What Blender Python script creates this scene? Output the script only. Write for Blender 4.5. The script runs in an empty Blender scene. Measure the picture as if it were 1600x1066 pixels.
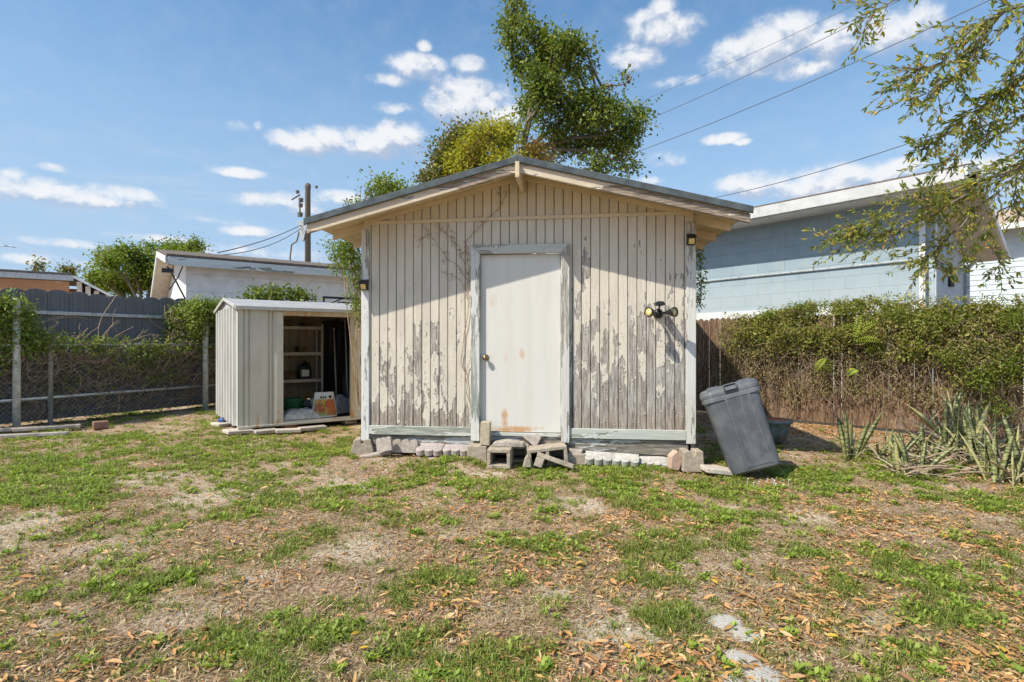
import bpy, math, random
import numpy as np
from mathutils import Vector, Matrix, Euler
random.seed(7)
R = np.random.default_rng(11)
S = bpy.context.scene
# ------------------------------------------------------------ camera
H = 1.32          # eye height
F = 862.0         # focal length in photograph pixels (1600 wide)
cd = bpy.data.cameras.new('camera'); cam = bpy.data.objects.new('camera', cd)
S.collection.objects.link(cam); S.camera = cam
cd.sensor_width = 36; cd.lens = F / 1600 * 36
cd.clip_start = 0.05; cd.clip_end = 2000
cd.shift_y = 3 / 1600
cam.location = (0, 0, H); cam.rotation_euler = (math.radians(90), 0, 0)
# ------------------------------------------------------------ light
sun_dir = Vector((-.615, -.44, .877)).normalized()        # towards the sun
sd = bpy.data.lights.new('sun', 'SUN'); so = bpy.data.objects.new('sun', sd)
S.collection.objects.link(so)
sd.energy = 5.0; sd.angle = math.radians(.55); sd.color = (1, .93, .80)
so.rotation_euler = sun_dir.to_track_quat('Z', 'Y').to_euler(); so.location = (-6, -5, 12)
S.view_settings.view_transform = 'Standard'; S.view_settings.look = 'None'
S.view_settings.exposure = 0.12; S.view_settings.gamma = 1
S.cycles.max_bounces = 7; S.cycles.diffuse_bounces = 4; S.cycles.transparent_max_bounces = 6
S.cycles.sample_clamp_indirect = 6
try: S.cycles.use_denoising = True
except Exception: pass

class NT:
    """small helper for node trees"""
    def __init__(s, tree): s.t = tree
    def n(s, typ, props=None, **kw):
        nd = s.t.nodes.new(typ)
        for k, v in (props or {}).items(): setattr(nd, k, v)
        for k, v in kw.items():
            key = int(k[1:]) if k[0] == 'i' and k[1:].isdigit() else k.replace('_', ' ')
            if isinstance(v, bpy.types.NodeSocket): s.t.links.new(v, nd.inputs[key])
            else: nd.inputs[key].default_value = v
        return nd
    def m(s, op, a, b=0.0, c=0.0, clamp=False):
        return s.n('ShaderNodeMath', dict(operation=op, use_clamp=clamp), i0=a, i1=b, i2=c).outputs[0]
    def v(s, op, a, b=(0, 0, 0)):
        nd = s.n('ShaderNodeVectorMath', dict(operation=op), i0=a, i1=b)
        return nd.outputs['Value'] if op in ('LENGTH', 'DOT_PRODUCT', 'DISTANCE') else nd.outputs[0]
    def mul(s, vec, sx, sy, sz): return s.v('MULTIPLY', vec, (sx, sy, sz))
    def sep(s, vec): return s.n('ShaderNodeSeparateXYZ', i0=vec).outputs
    def comb(s, x, y, z): return s.n('ShaderNodeCombineXYZ', i0=x, i1=y, i2=z).outputs[0]
    def noise(s, vec, scale=5, detail=4, rough=.5, dist=0):
        return s.n('ShaderNodeTexNoise', Vector=vec, Scale=scale, Detail=detail, Roughness=rough, Distortion=dist).outputs[0]
    def ramp(s, fac, stops, interp='LINEAR'):
        nd = s.n('ShaderNodeValToRGB', i0=fac); e = nd.color_ramp.elements; nd.color_ramp.interpolation = interp
        while len(e) < len(stops): e.new(.5)
        for q, (p, c) in zip(e, stops):
            q.position = p; q.color = (c if hasattr(c, '__len__') else (c, c, c)) [:3] + (1,) if hasattr(c, '__len__') else (c, c, c, 1)
        return nd.outputs[0]
    def step(s, val, a, b, lo=0., hi=1.):
        nd = s.n('ShaderNodeMapRange', dict(interpolation_type='SMOOTHSTEP'), i0=val, i1=a, i2=b, i3=lo, i4=hi)
        return nd.outputs[0]
    def mix(s, f, a, b, typ='MIX'):
        nd = s.n('ShaderNodeMix', dict(data_type='RGBA', blend_type=typ))
        for i, v in ((0, f), (6, a), (7, b)):
            if isinstance(v, bpy.types.NodeSocket): s.t.links.new(v, nd.inputs[i])
            elif i: nd.inputs[i].default_value = tuple(v)[:3] + (1,)
            else: nd.inputs[i].default_value = v
        return nd.outputs[2]

# ------------------------------------------------------------ world: sky and clouds by direction
w = bpy.data.worlds.new('World'); S.world = w; w.use_nodes = True
w.node_tree.nodes.clear(); t = NT(w.node_tree)
sky = t.n('ShaderNodeTexSky', dict(sky_type='NISHITA', sun_disc=False))
sky.sun_elevation = math.radians(49.2); sky.sun_rotation = math.atan2(-.615, -.44)
sky.air_density = 1.25; sky.dust_density = .9; sky.ozone_density = 1.8; sky.altitude = 10
grp = bpy.data.node_groups.new('cloud_density', 'ShaderNodeTree')
grp.interface.new_socket('P', in_out='INPUT', socket_type='NodeSocketVector')
grp.interface.new_socket('D', in_out='OUTPUT', socket_type='NodeSocketFloat')
g = NT(grp); gi = g.n('NodeGroupInput'); go = g.n('NodeGroupOutput')
P = gi.outputs[0]
# clouds: centre (px, py) and half sizes as seen from the garden, turned into azimuth and elevation
CL = [(1000,85,50,22,1),(1035,50,62,26,1.05),(1010,28,34,14,.8),(1035,8,26,14,.8),
      (1150,90,56,30,1),(1210,72,80,42,1.1),(1300,62,60,34,.95),(1380,52,60,36,.8),(1260,108,60,16,.7),(1440,40,40,40,.6),
      (650,105,50,20,.95),(610,125,36,10,.75),(733,102,28,15,.9),(663,72,13,9,.8),
      (735,165,72,36,1.1),(720,140,50,26,1),(780,180,50,30,.9),(620,170,38,10,.6),
      (470,222,52,19,1),(560,222,90,22,1.05),(625,212,40,26,1),(600,240,66,13,.8),
      (190,302,66,13,.9),(70,300,110,22,.75),(20,270,26,12,.7),(150,312,110,12,.6),(80,262,28,7,.5),
      (375,270,50,9,.6),(460,318,90,17,.6),(530,310,60,13,.6),(390,362,70,9,.5),(370,197,20,10,.35),(404,197,9,8,.35),
      (1130,217,36,9,1),(1160,222,16,6,.7),(1060,128,50,9,.45),(1040,250,40,14,.35),
      (1190,290,90,22,.9),(1290,285,110,26,1),(1390,275,80,24,.95),(1500,275,90,28,1),(1580,280,60,26,.8),
      (1010,283,30,8,.8),(700,262,40,12,.5),
      (100,380,90,8,.4),(240,372,80,7,.4),(60,405,110,10,.4),(400,395,120,12,.45),(330,345,60,6,.3)]
acc = None
sp = g.sep(P); U_, V_ = sp[0], sp[1]
for (px, py, rx, ry, st) in CL:
    st = min(1.1, st+.16) if st < .8 else st
    dx, dy = (px - 800) / F, (536 - py) / F
    az = math.atan2(dx, 1); el = math.atan2(dy, math.hypot(1, dx))
    rxa = math.atan2(dx + rx / F, 1) - az; rya = ry / F * math.cos(el) * math.cos(az) * 1.05
    a = g.m('MULTIPLY', g.m('SUBTRACT', U_, az), 1 / rxa); b = g.m('MULTIPLY', g.m('SUBTRACT', V_, el), 1 / rya)
    r2 = g.m('ADD', g.m('MULTIPLY', a, a), g.m('MULTIPLY', b, b))
    d = g.m('MULTIPLY', g.m('SUBTRACT', 1.0, g.m('MULTIPLY', r2, .62), clamp=True), st)
    acc = d if acc is None else g.n('ShaderNodeMath', dict(operation='SMOOTH_MAX'), i0=acc, i1=d, i2=.15).outputs[0]
n1 = g.noise(g.mul(P, 19, 24, 1), 1, 10, .62, .2)
n2 = g.noise(g.mul(P, 50, 75, 1), 1, 5, .6)
nn = g.m('ADD', g.m('MULTIPLY', g.m('SUBTRACT', n1, .5), 2.2), g.m('MULTIPLY', g.m('SUBTRACT', n2, .5), .35))
grp.links.new(g.m('ADD', acc, g.m('MULTIPLY', nn, g.m('MULTIPLY', g.m('ADD', acc, .12), 1.5, clamp=True))), go.inputs[0])
tc = t.n('ShaderNodeTexCoord'); D = tc.outputs['Generated']; dz = t.sep(D)
az = t.m('ARCTAN2', dz[0], dz[1]); el = t.m('ARCSINE', dz[2])
P0 = t.comb(az, el, 0)
def dens(off):
    gn = t.n('ShaderNodeGroup'); gn.node_tree = grp
    w.node_tree.links.new(t.v('ADD', P0, off), gn.inputs[0]); return gn.outputs[0]
d0 = dens((0, 0, 0)); d1 = dens((-.004, .010, 0)); d2 = dens((-.008, .022, 0))
alpha = t.m('MAXIMUM', t.step(d0, .14, 1.0), t.step(d0, -.05, .8, 0, .30))
lit = t.m('SUBTRACT', d0, t.m('MULTIPLY', t.m('ADD', d1, d2), .5))
shade = t.step(lit, -.26, .34)
# thin high veil near the horizon
veil = t.m('MULTIPLY', t.step(t.noise(t.mul(P0, 5, 26, 1), 1, 6, .6, .4), .42, .72), t.step(el, .42, .02, 0, .75))
sky_c = sky.outputs[0]
hs = t.n('ShaderNodeHueSaturation', Hue=.497, Saturation=1.22, Value=1.42, Color=sky_c).outputs[0]
sky2 = t.mix(t.step(el, .62, .03, 0, .90), hs, (3.35, 4.9, 7.0))
white = t.mix(shade, (3.9, 4.6, 5.9), (7.6, 7.7, 7.9))
col = t.mix(veil, sky2, (5.0, 5.7, 6.9))
col = t.mix(t.m('MULTIPLY', alpha, .95), col, white)
bg = t.n('ShaderNodeBackground', Color=col, Strength=.112)
out = t.n('ShaderNodeOutputWorld'); w.node_tree.links.new(bg.outputs[0], out.inputs[0])

# ------------------------------------------------------------ geometry helpers
def at(px, py, Y):
    """point at distance Y seen at a pixel of the 1600 wide photograph"""
    return Vector(((px - 800) / F * Y, Y, H + (536 - py) / F * Y))
def gat(px, py, z=0.):
    Y = (H - z) * F / (py - 536); return Vector(((px - 800) / F * Y, Y, z))
class MB:
    def __init__(s): s.v = []; s.f = []; s.mi = []; s.cur = 0
    def add(s, vs, fs):
        o = len(s.v); s.v += [tuple(p) for p in vs]
        for q in fs: s.f.append([i + o for i in q]); s.mi.append(s.cur)
        return s
    def box(s, x0, x1, y0, y1, z0, z1, M=None):
        vs = [Vector(p) for p in ((x0,y0,z0),(x1,y0,z0),(x1,y1,z0),(x0,y1,z0),(x0,y0,z1),(x1,y0,z1),(x1,y1,z1),(x0,y1,z1))]
        if M is not None: vs = [M @ p for p in vs]
        return s.add(vs, [(3,2,1,0),(4,5,6,7),(0,1,5,4),(1,2,6,5),(2,3,7,6),(3,0,4,7)])
    def prism(s, poly, lo, hi, axis='y', M=None):
        """poly in the plane across the axis, drawn out from lo to hi"""
        def mk(a, b, h): return Vector((a, h, b)) if axis == 'y' else (Vector((a, b, h)) if axis == 'z' else Vector((h, a, b)))
        n = len(poly); vs = [mk(a, b, lo) for a, b in poly] + [mk(a, b, hi) for a, b in poly]
        if M is not None: vs = [M @ p for p in vs]
        ar = sum(poly[i][0] * poly[(i+1) % n][1] - poly[(i+1) % n][0] * poly[i][1] for i in range(n))
        fl = (ar > 0) != (axis == 'y')
        fs = [list(range(n))[::-1], list(range(n, 2 * n))] + [[i, (i+1) % n, n + (i+1) % n, n + i] for i in range(n)]
        if not fl: fs = [q[::-1] for q in fs]
        return s.add(vs, fs)
    def tube(s, pts, rad, n=6, cap=True):
        pts = [Vector(p) for p in pts]; k = len(pts)
        if not hasattr(rad, '__len__'): rad = [rad] * k
        rings = []; up = None
        for i, p in enumerate(pts):
            d = (pts[min(i+1, k-1)] - pts[max(i-1, 0)])
            d = d.normalized() if d.length > 1e-9 else Vector((0, 0, 1))
            if up is None: up = d.orthogonal().normalized()
            up = (up - d * up.dot(d)); up = up.normalized() if up.length > 1e-6 else d.orthogonal().normalized()
            b = d.cross(up)
            rings.append([p + (up * math.cos(2*math.pi*j/n) + b * math.sin(2*math.pi*j/n)) * rad[i] for j in range(n)])
        vs = [q for r in rings for q in r]
        fs = [[i*n+j, i*n+(j+1) % n, (i+1)*n+(j+1) % n, (i+1)*n+j] for i in range(k-1) for j in range(n)]
        if cap: fs += [list(range(n))[::-1], [(k-1)*n+j for j in range(n)]]
        return s.add(vs, fs)
    def lathe(s, prof, n=20, M=None, sx=1, sy=1):
        vs = []; k = len(prof)
        for r, z in prof:
            for j in range(n):
                a = 2*math.pi*j/n; vs.append(Vector((r*math.cos(a)*sx, r*math.sin(a)*sy, z)))
        if M is not None: vs = [M @ p for p in vs]
        fs = [[i*n+j, i*n+(j+1) % n, (i+1)*n+(j+1) % n, (i+1)*n+j] for i in range(k-1) for j in range(n)]
        fs += [list(range(n))[::-1], [(k-1)*n+j for j in range(n)]]
        return s.add(vs, fs)
    def build(s, name, mats, parent=None, bevel=0, smooth=False, seg=1):
        me = bpy.data.meshes.new(name); me.from_pydata(s.v, [], s.f)
        if not isinstance(mats, (list, tuple)): mats = [mats]
        for m in mats: me.materials.append(m)
        if len(mats) > 1: me.polygons.foreach_set('material_index', s.mi)
        if smooth: me.polygons.foreach_set('use_smooth', [True] * len(me.polygons))
        me.update()
        o = bpy.data.objects.new(name, me); S.collection.objects.link(o); o.parent = parent
        if bevel:
            b = o.modifiers.new('bevel', 'BEVEL'); b.width = bevel; b.segments = seg; b.limit_method = 'ANGLE'; b.angle_limit = math.radians(35)
        return o
def npmesh(name, V, faces, mat, parent=None, smooth=False, colors=None):
    """V (n,3); faces: list of (m,k) index arrays"""
    me = bpy.data.meshes.new(name); V = np.asarray(V, np.float32)
    me.vertices.add(len(V)); me.vertices.foreach_set('co', V.ravel())
    loops = np.concatenate([f.ravel() for f in faces]).astype(np.int32)
    cnt = np.concatenate([np.full(len(f), f.shape[1]) for f in faces]).astype(np.int32)
    st = np.concatenate([[0], np.cumsum(cnt)[:-1]]).astype(np.int32)
    me.loops.add(len(loops)); me.loops.foreach_set('vertex_index', loops)
    me.polygons.add(len(cnt)); me.polygons.foreach_set('loop_start', st)
    try: me.polygons.foreach_set('loop_total', cnt)
    except Exception: pass
    me.update(calc_edges=True); me.validate()
    if smooth: me.polygons.foreach_set('use_smooth', np.ones(len(cnt), bool))
    if colors is not None:
        for nm, c in colors.items():
            ca = me.color_attributes.new(nm, 'FLOAT_COLOR', 'POINT')
            ca.data.foreach_set('color', np.asarray(c, np.float32).ravel())
    me.materials.append(mat)
    o = bpy.data.objects.new(name, me); S.collection.objects.link(o); o.parent = parent
    return o
def tag(o, label=None, cat=None, group=None, kind=None):
    if label: o['label'] = label
    if cat: o['category'] = cat
    if group: o['group'] = group
    if kind: o['kind'] = kind
    return o
def thing(name, label, cat, loc=(0, 0, 0), rz=0., group=None):
    o = bpy.data.objects.new(name, None); S.collection.objects.link(o)
    o.location = loc; o.rotation_euler = (0, 0, rz); o.empty_display_size = .2
    return tag(o, label, cat, group)
def norm(a): return a / np.maximum(np.linalg.norm(a, axis=1, keepdims=True), 1e-9)
def rdir(n, rng=R):
    a = rng.normal(size=(n, 3)); return norm(a)
_NG = np.random.default_rng(5).random((8, 256, 256))
def vn(x, y, k=0):
    xi = np.floor(x).astype(int); yi = np.floor(y).astype(int); fx = x - xi; fy = y - yi
    fx = fx*fx*(3-2*fx); fy = fy*fy*(3-2*fy); gk = _NG[k % 8]
    a = gk[xi & 255, yi & 255]; b = gk[(xi+1) & 255, yi & 255]; c = gk[xi & 255, (yi+1) & 255]; d = gk[(xi+1) & 255, (yi+1) & 255]
    return (a*(1-fx)+b*fx)*(1-fy)+(c*(1-fx)+d*fx)*fy
def fbm(x, y, k=0, o=4):
    s = 0; a = .5; tt = 0
    for i in range(o): s = s + a*vn(x*2**i+13.7*i, y*2**i+7.3*i, k+i); tt += a; a *= .5
    return s/tt
def leaf_mesh(P, A, N, L, W, fold=.25, hexa=False, curl=0.):
    """P base points, A leaf axis, N rough normal, L length, W width"""
    A = norm(A); B = norm(np.cross(A, N)); N = np.cross(B, A)
    L = L[:, None]; W = W[:, None]; n = len(P)
    if not hexa:
        V = np.stack([P, P + A*L*.45 + B*W*.5 + N*W*fold, P + A*L - N*L*curl, P + A*L*.45 - B*W*.5 + N*W*fold], 1)
        i = np.arange(n)[:, None]*4
        return V.reshape(-1, 3), [np.concatenate([i+[0, 1, 2], i+[0, 2, 3]])]
    c = N*L*curl
    V = np.stack([P, P+A*L*.28+B*W*.42+N*W*fold, P+A*L*.66+B*W*.46+N*W*fold-c*.5, P+A*L-c*1.2,
                  P+A*L*.66-B*W*.46+N*W*fold-c*.5, P+A*L*.28-B*W*.42+N*W*fold], 1)
    i = np.arange(n)[:, None]*6
    return V.reshape(-1, 3), [np.concatenate([i+[0, 1, 2, 3], i+[0, 3, 4, 5]])]
# ------------------------------------------------------------ materials
def mat(name, rough=.8, spec=.3):
    m = bpy.data.materials.new(name); m.use_nodes = True; nt = m.node_tree
    b = nt.nodes['Principled BSDF']; b.inputs['Roughness'].default_value = rough
    b.inputs['Specular IOR Level'].default_value = spec
    t = NT(nt); t.b = b; t.oc = t.n('ShaderNodeTexCoord').outputs['Object']; t.mt = m
    return t
def setc(t, c): 
    if isinstance(c, bpy.types.NodeSocket): t.t.links.new(c, t.b.inputs['Base Color'])
    else: t.b.inputs['Base Color'].default_value = tuple(c)[:3] + (1,)
def bump(t, h, strength=.5, dist=.01):
    bn = t.n('ShaderNodeBump', Height=h, Strength=strength, Distance=dist)
    t.t.links.new(bn.outputs[0], t.b.inputs['Normal'])
def plain(name, c, var=.25, scale=12, rough=.8, spec=.3, bmp=.2, metal=0, dirt=None):
    """one colour with mottling"""
    t = mat(name, rough, spec); n = t.noise(t.oc, scale, 6, .6); f = t.step(n, .3, .7)
    a = [x*(1-var) for x in c]; b = [min(1, x*(1+var)) for x in c]
    cc = t.mix(f, a, b)
    if dirt: cc = t.mix(t.step(t.noise(t.oc, scale*.35, 7, .7), .52, .66), cc, dirt)
    setc(t, cc); t.b.inputs['Metallic'].default_value = metal
    if bmp: bump(t, n, bmp, .01)
    return t.mt
def wood_node(t, vec, ax='z', dark=(.10,.085,.075), light=(.40,.36,.32)):
    k = dict(x=(1.2, 16, 16), y=(16, 1.2, 16), z=(16, 16, 1.2))[ax]
    g1 = t.noise(t.mul(vec, *k), 3.2, 7, .68, .5); g2 = t.noise(t.mul(vec, *[q*3 for q in k]), 3, 3, .6)
    return t.mix(t.step(t.m('ADD', t.m('MULTIPLY', g1, .75), t.m('MULTIPLY', g2, .25)), .36, .64), dark, light), g1
def peel(name, paint, paint2, ax='z', amount=lambda t, s: .42, nscale=7., planks=0, stretch=.3, dark=(.13,.115,.105), light=(.42,.385,.35), stain=None):
    t = mat(name, .85, .2); oc = t.oc; s = t.sep(oc)
    vec = oc
    if planks:
        idx = t.m('FLOOR', t.m('MULTIPLY', s[0], 1/planks)); rnd = t.n('ShaderNodeTexWhiteNoise', dict(noise_dimensions='1D'), W=idx).outputs[0]
        vec = t.v('ADD', oc, t.comb(0, t.m('MULTIPLY', rnd, 7), t.m('MULTIPLY', rnd, 1.2)))
    k = dict(x=(stretch, 1, 1), y=(1, stretch, 1), z=(1, 1, stretch))[ax]
    n = t.noise(t.mul(vec, *k), nscale, 9, .62, .3)
    n2 = t.noise(t.mul(vec, *k), nscale*4.5, 4, .6)
    nn = t.m('ADD', t.m('MULTIPLY', n, .8), t.m('MULTIPLY', n2, .2))
    am = amount(t, s)
    if planks: am = t.m('ADD', am, t.m('MULTIPLY', t.m('SUBTRACT', rnd, .5), .085))
    bare = t.step(t.m('ADD', nn, am), .985, 1.005)         # paint gone where noise + amount > 1
    wood, g1 = wood_node(t, vec, ax, dark, light)
    pc = t.mix(t.step(t.noise(t.mul(vec, *k), nscale*.7, 5, .6), .35, .65), paint, paint2)
    # thin worn paint: grain shows through, and fine cracks along the grain
    cr = t.noise(t.mul(vec, *[q*(9 if q == 1 else 1.6) for q in k]), nscale*1.6, 6, .7)
    crack = t.m('MULTIPLY', t.step(cr, .57, .66), t.step(t.m('ADD', nn, am), .80, .96))
    pc = t.mix(t.m('MULTIPLY', crack, .75), pc, wood)
    if stain: pc = t.mix(t.step(t.noise(t.mul(vec, 1, 1, .4), 2.2, 6, .7), .5, .72, 0, .55), pc, stain)
    edge = t.m('MULTIPLY', t.step(t.m('ADD', nn, am), .955, .985), t.m('SUBTRACT', 1., bare))
    pc = t.mix(t.m('MULTIPLY', edge, .35), pc, (.85, .82, .76))  # pale rim stands for light catching curled paint edges
    if planks: wood = t.mix(t.step(t.noise(t.mul(vec, 1, 1, .5), 3.1, 5, .6), .42, .62, 0, .6), wood, t.mix(1., wood, (1.12, 1.18, 1.26), 'MULTIPLY')); wood = t.mix(t.step(s[2], .75, .4, 0, .45), wood, t.mix(1., wood, (.72, .6, .5), 'MULTIPLY'))
    setc(t, t.mix(bare, pc, wood))
    h = t.m('ADD', t.m('MULTIPLY', t.m('SUBTRACT', 1., bare), .6), t.m('MULTIPLY', g1, .5))
    bump(t, h, 1.0, .012); return t.mt
def leafmat(name, cols, trans=.35, rough=.55):
    """leaf colours vary from leaf to leaf"""
    t = mat(name, rough, .35)
    rp = t.n('ShaderNodeNewGeometry').outputs['Random Per Island']
    k = len(cols); c = t.ramp(rp, [(i/max(1, k-1), col) for i, col in enumerate(cols)])
    pn = t.step(t.noise(t.oc, 1.7, 3, .6), .35, .65)
    c = t.mix(t.m('MULTIPLY', pn, .45), c, t.mix(1., c, (.75, .95, .55), 'MULTIPLY'))
    setc(t, c)
    tr = t.n('ShaderNodeBsdfTranslucent', Color=t.mix(1., c, (1.25, 1.3, .7), 'MULTIPLY'))
    mx = t.n('ShaderNodeMixShader', i0=trans, i1=t.b.outputs[0], i2=tr.outputs[0])
    t.t.links.new(mx.outputs[0], t.t.nodes['Material Output'].inputs[0]); return t.mt
M = {}
PK = .10108
def amt_siding(t, s):
    # more bare wood low down and on the right of the door
    side = t.step(s[0], 1.9, 2.6, 0, 1)
    zc = t.m('ADD', t.m('MULTIPLY', side, .75), .78)
    a = t.m('MULTIPLY', t.m('SUBTRACT', zc, s[2]), .115)
    a = t.m('MAXIMUM', a, -.15)
    a = t.m('MINIMUM', a, t.m('ADD', .075, t.m('MULTIPLY', side, .045)))
    foot = t.step(s[2], .75, .38, 0, .07)
    return t.m('ADD', t.m('ADD', a, .475), foot)
M['siding'] = peel('peeling cream paint', (.675,.62,.525), (.595,.545,.455), 'z', amt_siding, 6.5, PK, .36, (.19,.165,.145), (.52,.475,.42))
M['gable'] = peel('cream paint', (.66,.575,.44), (.59,.51,.38), 'z', lambda t, s: .31, 6., PK, .3)
M['batten'] = peel('batten paint', (.70,.60,.44), (.62,.52,.38), 'x', lambda t, s: .30, 6.)
M['trim'] = peel('peeling pale blue trim vertical', (.68,.68,.66), (.60,.605,.59), 'z', lambda t, s: .45, 9., 0, .12, (.16,.17,.16), (.50,.52,.48))
M['trimR'] = peel('worn trim vertical', (.64,.63,.60), (.56,.56,.53), 'z', lambda t, s: .455, 9., 0, .12, (.22,.21,.18), (.56,.54,.48))
M['trimx'] = peel('weathered green grey board', (.52,.54,.50), (.46,.48,.44), 'x', lambda t, s: .50, 4., 0, .2, (.22,.23,.20), (.50,.52,.45))
M['skirt'] = peel('weathered skirt board', (.40,.42,.42), (.36,.38,.38), 'x', lambda t, s: .52, 5., 0, .2, (.10,.085,.07), (.36,.32,.27))
M['fascia'] = peel('fascia board', (.66,.56,.42), (.58,.48,.36), 'x', lambda t, s: t.m('ADD', .44, t.step(s[0], 2.2, 4.1, 0, .16)), 5., 0, .15, (.15,.115,.085), (.42,.35,.28))
M['eave'] = peel('eave wood', (.68,.56,.38), (.58,.47,.31), 'x', lambda t, s: .34, 5., 0, .3, (.2,.14,.09), (.45,.35,.24))
def door_mat():
    t = mat('rust stained white door', .5, .4); s = t.sep(t.oc)
    v = t.mul(t.oc, 1, 1, .28)
    n = t.noise(v, 5.5, 8, .62, .4)
    wash = t.step(t.noise(t.mul(t.oc, 3.2, 1, .25), 3, 5, .6), .40, .70, 0, .55)
    c = t.mix(wash, (.67,.655,.605), (.60,.57,.49))
    c = t.mix(t.step(t.noise(t.mul(t.oc, 30, 1, .8), 2, 4, .6), .42, .7, 0, .30), c, (.60,.60,.58))
    spots = None
    for (x, z, rx, rz, k) in ((1.53,1.80,.05,.09,.8),(1.68,1.16,.04,.09,.7),(1.86,1.19,.035,.08,.9),(1.66,.45,.04,.13,1.2),(1.76,.345,.22,.035,1.25),(1.98,.36,.2,.03,.8),(1.45,1.05,.03,.1,.6),(1.62,1.5,.12,.2,.35),(2.02,1.55,.16,.14,.35),(2.12,.95,.1,.16,.3)):
        a = t.m('DIVIDE', t.m('SUBTRACT', s[0], x), rx); b = t.m('DIVIDE', t.m('SUBTRACT', s[2], z), rz)
        r = t.m('MULTIPLY', t.m('SUBTRACT', 1., t.m('MULTIPLY', t.m('ADD', t.m('MULTIPLY', a, a), t.m('MULTIPLY', b, b)), .35), clamp=True), k)
        spots = r if spots is None else t.m('MAXIMUM', spots, r)
    rust = t.step(t.m('MULTIPLY', spots, t.m('ADD', t.noise(t.mul(t.oc, 1, 1, .5), 16, 8, .75), -.02)), .22, .62, 0, .9)
    c = t.mix(rust, c, t.mix(t.noise(t.oc, 40, 3), (.62,.36,.14), (.42,.20,.07)))
    c = t.mix(t.step(n, .62, .76, 0, .35), c, (.60,.50,.34))
    setc(t, c); bump(t, n, .12, .01); return t.mt
M['door'] = door_mat()
M['roof_edge'] = plain('blue grey drip edge', (.085,.105,.115), .3, 9, .8, .2, .2, 0, (.10,.11,.11))
M['shingle'] = plain('grey roof shingle', (.16,.155,.15), .35, 30, .95, .1, .6)
M['brown_shingle'] = plain('brown roof shingle', (.17,.14,.12), .35, 22, .95, .1, .6)
M['dark'] = plain('dark void', (.03,.028,.025), .2, 10)
def conc(name, a, b, d, sc=18):
    t = mat(name, .95, .15); n = t.noise(t.oc, sc, 8, .7); p = t.noise(t.oc, sc*7, 3, .7)
    c = t.mix(t.step(n, .35, .65), a, b); c = t.mix(t.step(p, .60, .68), c, d)
    c = t.mix(t.step(t.noise(t.oc, sc*.3, 5, .6), .5, .68, 0, .6), c, [q*.62 for q in a])
    setc(t, c); bump(t, t.m('ADD', n, p), .8, .008); return t.mt
M['block'] = conc('rough concrete block', (.34,.29,.225), (.50,.43,.34), (.20,.17,.135))
M['block2'] = conc('tan aerated block', (.44,.38,.27), (.58,.51,.38), (.24,.20,.15), 26)
M['edging'] = conc('grey scalloped edging', (.37,.325,.28), (.52,.47,.41), (.23,.20,.17))
M['pink'] = conc('pinkish edging', (.47,.40,.37), (.58,.52,.50), (.28,.22,.2))
M['whitestone'] = conc('whitish edging', (.50,.48,.44), (.64,.61,.56), (.34,.31,.28))
M['salmon'] = conc('salmon brick', (.50,.35,.27), (.62,.45,.36), (.33,.22,.16))
M['slab'] = conc('pale stepping slab', (.50,.44,.37), (.63,.57,.49), (.36,.31,.26), 9)
M['brick'] = conc('red brick', (.42,.19,.12), (.50,.26,.17), (.25,.12,.08))
def bin_mat(name, c1, c2, sc):
    t = mat(name, .45, .35); n = t.noise(t.oc, 3.2, 8, .65, .4)
    c = t.mix(t.step(n, .4, .62), c1, c2)
    c = t.mix(t.step(t.noise(t.mul(t.oc, 1, 1, .3), sc, 8, .75, .8), .52, .74, 0, .5), c, (.21,.215,.23))
    c = t.mix(t.step(t.noise(t.oc, 30, 5, .7), .60, .75, 0, .4), c, (.10,.10,.105))
    setc(t, c); bump(t, t.noise(t.oc, 160, 2, .6), .12, .002); return t.mt
M['bin'] = bin_mat('scuffed grey plastic', (.085,.092,.107), (.135,.143,.158), 5.)
M['bin_lid'] = bin_mat('faded grey lid', (.10,.108,.122), (.155,.163,.176), 6.)
M['black'] = plain('black plastic', (.018,.018,.02), .2, 20, .35, .5, .05)
M['glassbulb'] = plain('amber lens', (.72,.56,.22), .25, 60, .15, .8, .1)
M['brass'] = plain('tarnished brass', (.30,.22,.12), .3, 40, .35, .5, .05, .9)
M['galv'] = plain('galvanised steel', (.52,.54,.54), .18, 22, .5, .5, .05, .35, (.30,.31,.30))
M['galv2'] = plain('weathered pale post', (.60,.61,.56), .25, 14, .8, .3, .3, 0, (.28,.30,.26))
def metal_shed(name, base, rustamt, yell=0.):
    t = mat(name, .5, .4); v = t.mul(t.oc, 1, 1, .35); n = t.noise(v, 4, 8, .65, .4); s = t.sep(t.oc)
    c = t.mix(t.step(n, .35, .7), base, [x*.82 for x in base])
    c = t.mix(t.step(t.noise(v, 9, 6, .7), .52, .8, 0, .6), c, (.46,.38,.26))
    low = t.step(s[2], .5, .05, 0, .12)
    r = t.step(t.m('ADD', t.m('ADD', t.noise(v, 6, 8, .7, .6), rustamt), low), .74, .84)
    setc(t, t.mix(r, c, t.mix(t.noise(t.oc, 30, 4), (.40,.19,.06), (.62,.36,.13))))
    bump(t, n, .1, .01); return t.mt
M['ms_side'] = metal_shed('white enamelled steel', (.60,.585,.55), .02)
M['ms_roof'] = metal_shed('grey white roof steel', (.42,.415,.40), .0)
M['ms_front'] = metal_shed('yellowed enamelled steel', (.64,.60,.51), .05)
M['ms_rust'] = metal_shed('rusted jamb', (.60,.50,.35), .215)
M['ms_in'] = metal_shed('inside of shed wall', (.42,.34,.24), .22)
M['greyfence'] = None
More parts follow.
